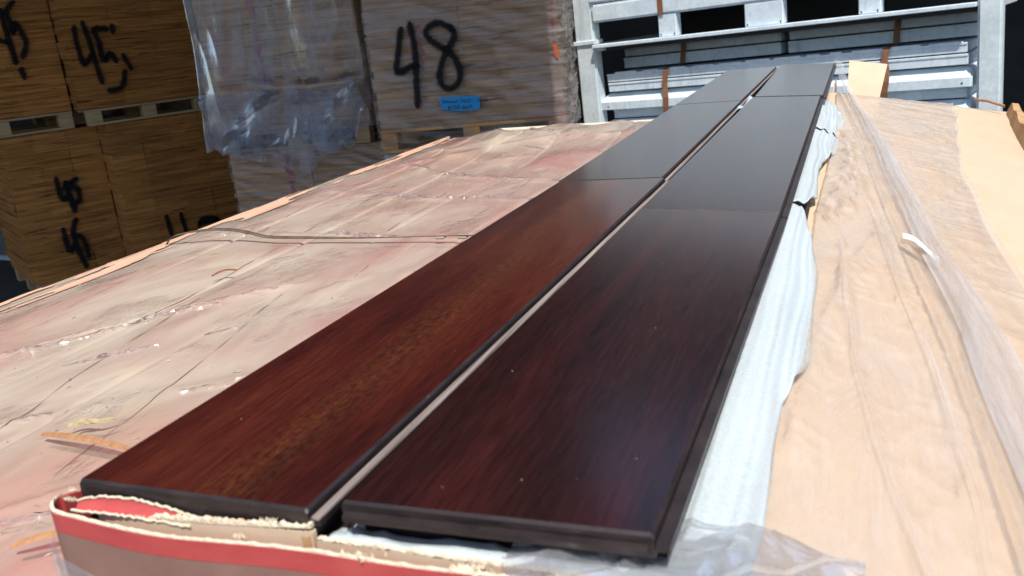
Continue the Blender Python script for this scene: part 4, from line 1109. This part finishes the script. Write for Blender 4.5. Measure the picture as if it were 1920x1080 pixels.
# torn corner of foam standing up beside the plank gap
tri = from_py('foam_scrap', [(-.2120, .291, 1.472), (-.2045, .2915, 1.4865), (-.1985, .2925, 1.4745), (-.195, .2885, 1.470), (-.2045, .2928, 1.4865), (-.2112, .2925, 1.472), (-.1980, .2940, 1.4745), (-.1945, .290, 1.470)], [(0, 1, 2, 3), (5, 7, 6, 4), (0, 5, 4, 1), (1, 4, 6, 2), (2, 6, 7, 3)], MT['foam'])
tag(tri, 'small torn foam point standing up beside the gap between the near planks', 'foam scrap')
# scrap of film or foam showing in the far gap between rows
U, V = np.meshgrid(np.linspace(0, 1, 8), np.linspace(0, 1, 30), indexing='ij')
sc_ = grid('foam_scrap', -.2005 + .0105 * U + .004 * V, 1.66 + .22 * V, 1.4955 + .004 * np.sin(V * 9 + U * 2), MT['foam'])
tag(sc_, 'small white foam scrap in the far gap between the plank rows', 'foam scrap')

# ================================================================== CLEAR FILM OVER THE KRAFT FLAP
folds = [(-.050, 2.60), (-.005, 2.05), (.029, 1.566), (.054, 1.07), (.071, .809), (.081, .668), (.088, .511), (.094, .30)]
fold2 = [(-.010, 1.5), (-.003, 1.3), (.024, .954), (.036, .764), (.051, .589), (.054, .494), (.06, .3)]
fold3 = [(-.012, .9), (-.007, .762), (0, .601), (.011, .487), (.027, .386), (.04, .28)]
fold4 = [(.024, .954), (-.004, .80), (-.022, .62), (-.030, .45)]
GX, GY = np.meshgrid(np.linspace(0, 1, 230), np.linspace(.17, 2.235, 620), indexing='ij')
xr = np.interp(GY[0], [.1, .5, .83, 1.07, 1.38, 1.7, 2.0, 2.3], [.18, .152, .137, .131, .140, .165, .188, .20]) + .006 * (vnoise(GY[0] * 9, GY[0] * 0) - .5)
xl = np.interp(GY[0], [.1, .33, .6, 1.0, 1.5, 2.0, 2.3], [-.050, -.050, -.042, -.044, -.036, -.045, -.050])
X = xl + (xr - xl) * GX
Z = flapz(X, GY) + .0052
Z = Z + .0028 * (fbm(X * 16, GY * 4, 3) - .35)
d, s = dist_poly(X, GY, folds); Z += .0055 * np.exp(-(d / .011) ** 2) * (.65 + .35 * np.cos(s / .0034)) + .004 * np.exp(-((s - .018) / .004) ** 2)
d, s = dist_poly(X, GY, fold2); Z += .0022 * np.exp(-(d / .0045) ** 2)
d, s = dist_poly(X, GY, fold3); Z += .0020 * np.exp(-(d / .0040) ** 2)
d, s = dist_poly(X, GY, fold4); Z += .0040 * np.exp(-(d / .0080) ** 2)
d0, s0 = dist_poly(X, GY, [(-.02, 1.6), (-.01, 1.25), (-.02, 1.0)]); Z += .009 * np.exp(-(d0 / .022) ** 2) * ridge(X * 60 + GY * 14, GY * 20 - X * 30) ** 1.5
# fine stretch wrinkles, running across the folds
Z += .0011 * ridge(X * 30 + GY * 55, GY * 6 - X * 60) ** 2 * sstep(.35, .6, vnoise(X * 20, GY * 4 + 9))
rt = sstep(.0, .03, X - np.interp(GY, [p[1] for p in folds][::-1], [p[0] for p in folds][::-1]))
Z += rt * .0016 * ridge(GY * 34 + X * 25, X * 14) ** 2
Z += .0016 * np.exp(-((xr[None, :] - X) / .004) ** 2)
Z = np.where(GX < .03, Z - .010 * (1 - GX / .03), Z)
Z -= .02 * sstep(2.19, 2.235, GY)
fr_ = grid('plastic_film', X, GY, Z, MT['film_right'])
tag(fr_, 'crinkled clear plastic film with long folds spread over the kraft flap', 'plastic film')
# gathered rope-like fold of doubled film
U, V = np.meshgrid(np.linspace(0, 1, 34), np.linspace(0, 1, 300), indexing='ij')
yy = .28 + 2.30 * V
xc = np.interp(yy, [p[1] for p in folds][::-1], [p[0] for p in folds][::-1])
wd = .024 + .012 * sstep(1.0, .4, yy) - .006 * sstep(1.5, 2.4, yy)
X = xc + (U - .35) * wd + .0015 * np.sin(V * 40)
Z = np.where(yy < 2.2, flapz(X, yy), flapz(X, 2.2) + (yy - 2.2) * .10) + .0086 + .0050 * np.exp(-((U - .35) / .30) ** 2) * (.75 + .25 * np.cos(U * 22 + 2 * vnoise(V * 12, U * 2))) + .002 * (fbm(U * 5, V * 40, 3) - .4)
fo_ = grid('film_fold', X, yy, Z, MT['film_fold'])
tag(fo_, 'gathered blue-grey rope of doubled plastic film running down the kraft flap', 'plastic film')
for nm_, fl_, w_ in (('second pale crease of doubled film left of the gathered rope', fold2, .0022), ('thin pale film crease nearest the white foam', fold3, .0018), ('pale film crease just right of the gathered rope', [(x + .017, y) for x, y in folds[2:]], .0020)):
    U, V = np.meshgrid(np.linspace(0, 1, 7), np.linspace(0, 1, 160), indexing='ij')
    ys_ = [p[1] for p in fl_][::-1]; xs_ = [p[0] for p in fl_][::-1]
    yy = ys_[0] + (ys_[-1] - ys_[0]) * V
    X = np.interp(yy, ys_, xs_) + (U - .5) * w_ * np.clip(2.2 * vnoise(V * 11, U * 0) - .35, .02, 2) + .002 * (vnoise(V * 17, U * 0) - .5) * 2
    Z = flapz(X, yy) + .0080 + .0006 * np.sin(U * 3.1)
    fc_ = grid('film_crease', X, yy, Z, MT['film_crease']); tag(fc_, nm_, 'plastic film')
fz_ = lambda x, y: float(flapz(x, y)) + .0085
pleat([(.055, 2.12), (.10, 2.13), (.16, 2.13)], .022, .008, 22, fz_, fr_, (0, 0), .006)
# loose film at the near right corner of the carton, over the foam and down the end wall
U, V = np.meshgrid(np.linspace(0, 1, 90), np.linspace(0, 1, 90), indexing='ij')
X = -.130 + .135 * U
prof_y = np.interp(V, [0, .3, .5, .62, 1], [.335, .292, .268, .262, .257])
prof_z = np.interp(V, [0, .3, .5, .62, 1], [1.476, 1.4835, 1.4875, 1.482, 1.430])
Yy = prof_y + .004 * (fbm(U * 9, V * 7, 3) - .4); Z = prof_z + .005 * ridge(U * 7 + V * 3, V * 6) ** 2 + .003 * fbm(U * 14, V * 9, 2) - .012 * sstep(.65, 1, U)
ffr = grid('plastic_film', X, Yy, Z, MT['film_front'], None, mask=((U + .25 * vnoise(V * 8, U * 4)) > .16)[:-1, :-1])
tag(ffr, 'shiny loose film bunched over the near right corner of the carton', 'plastic film')
# film clinging to the near end wall at the left
U, V = np.meshgrid(np.linspace(0, 1, 70), np.linspace(0, 1, 40), indexing='ij')
X = -.362 + .20 * U; Yy = YF - .0045 - .003 * fbm(U * 12, V * 6, 3) + .010 * sstep(.04, 0, U); Z = (1.4765 - .046 * U ** .8 - .003 * np.sin(U * 9)) * (1 - V) + 1.40 * V
ffl = grid('plastic_film', X, Yy, Z, MT['film_front'])
tag(ffl, 'torn clear film clinging to the brown near end of the carton', 'plastic film')

# ================================================================== SMALL DEBRIS
def sliver(label, a, b, wd, mat, name, cat, z=ZP + .008, bow=.004, wob=0.0):
    a = Vector((*a, z)); b = Vector((*b, z)); d = (b - a); n_ = Vector((-d.y, d.x, 0)).normalized()
    v = []; f = []; k = 10
    for i in range(k + 1):
        t = i / k; h = wd * (math.sin(math.pi * min(1, t * .85 + .12)) ** .8) * .5 + .0002
        c = a.lerp(b, t) + Vector((0, 0, bow * math.sin(math.pi * t))) + n_ * wob * math.sin(t * 7)
        v += [c - n_ * h, c + n_ * h + Vector((0, 0, .0006)), c + n_ * h * .6 + Vector((0, 0, .0024)), c - n_ * h * .6 + Vector((0, 0, .002))]
    for i in range(k):
        for j in range(4): f.append((4 * i + j, 4 * i + (j + 1) % 4, 4 * i + 4 + (j + 1) % 4, 4 * i + 4 + j))
    f += [(3, 2, 1, 0), (4 * k, 4 * k + 1, 4 * k + 2, 4 * k + 3)]
    o = from_py(name, v, f, mat); tag(o, label, cat); return o
sliver('long brown wood splinter on the pink wrap touching the near left plank', (-.645, .508), (-.52, .492), .007, MT['splinter'], 'wood_splinter', 'splinter')
sliver('short brown wood splinter on the pink wrap by the carton corner', (-.515, .362), (-.462, .395), .006, MT['splinter'], 'wood_splinter', 'splinter')
sliver('dry yellow leaf shred lying above the long splinter', (-.632, .522), (-.598, .542), .004, MT['leafdry'], 'leaf_shred', 'leaf', wob=.004)
sliver('small curled yellow leaf crumb beside the leaf shred', (-.622, .520), (-.612, .535), .003, MT['leafdry'], 'leaf_shred', 'leaf', wob=.003)
sliver('tiny pale straw bit near the middle of the plank edge on the pink wrap', (-.515, .62), (-.505, .626), .003, MT['leafdry'], 'leaf_shred', 'leaf')
sliver('dark twig on the dusty pink wrap near the strap', (-.83, .97), (-.81, 1.00), .0015, MT['strap'], 'twig', 'twig')
U, V = np.meshgrid(np.linspace(0, 1, 14), np.linspace(0, 1, 6), indexing='ij')
tpz = grid('tape_scrap', .043 + .028 * U, .915 - .062 * U + .018 * (V - .5), flapz(.043 + .028 * U, .9) + .013 + .003 * np.sin(U * 5) + .001 * V, MT['white'])
tag(tpz, 'small white tape scrap stuck to the film over the kraft flap', 'tape')
# pale slat and dark strip along the far edge of the pink load
sl = box('timber_batten', -.98, -.40, 2.452, 2.478, ZP - .006, ZP + .006, MT['torn'], None, .002); tag(sl, 'thin pale batten along the far edge of the pink load', 'batten')
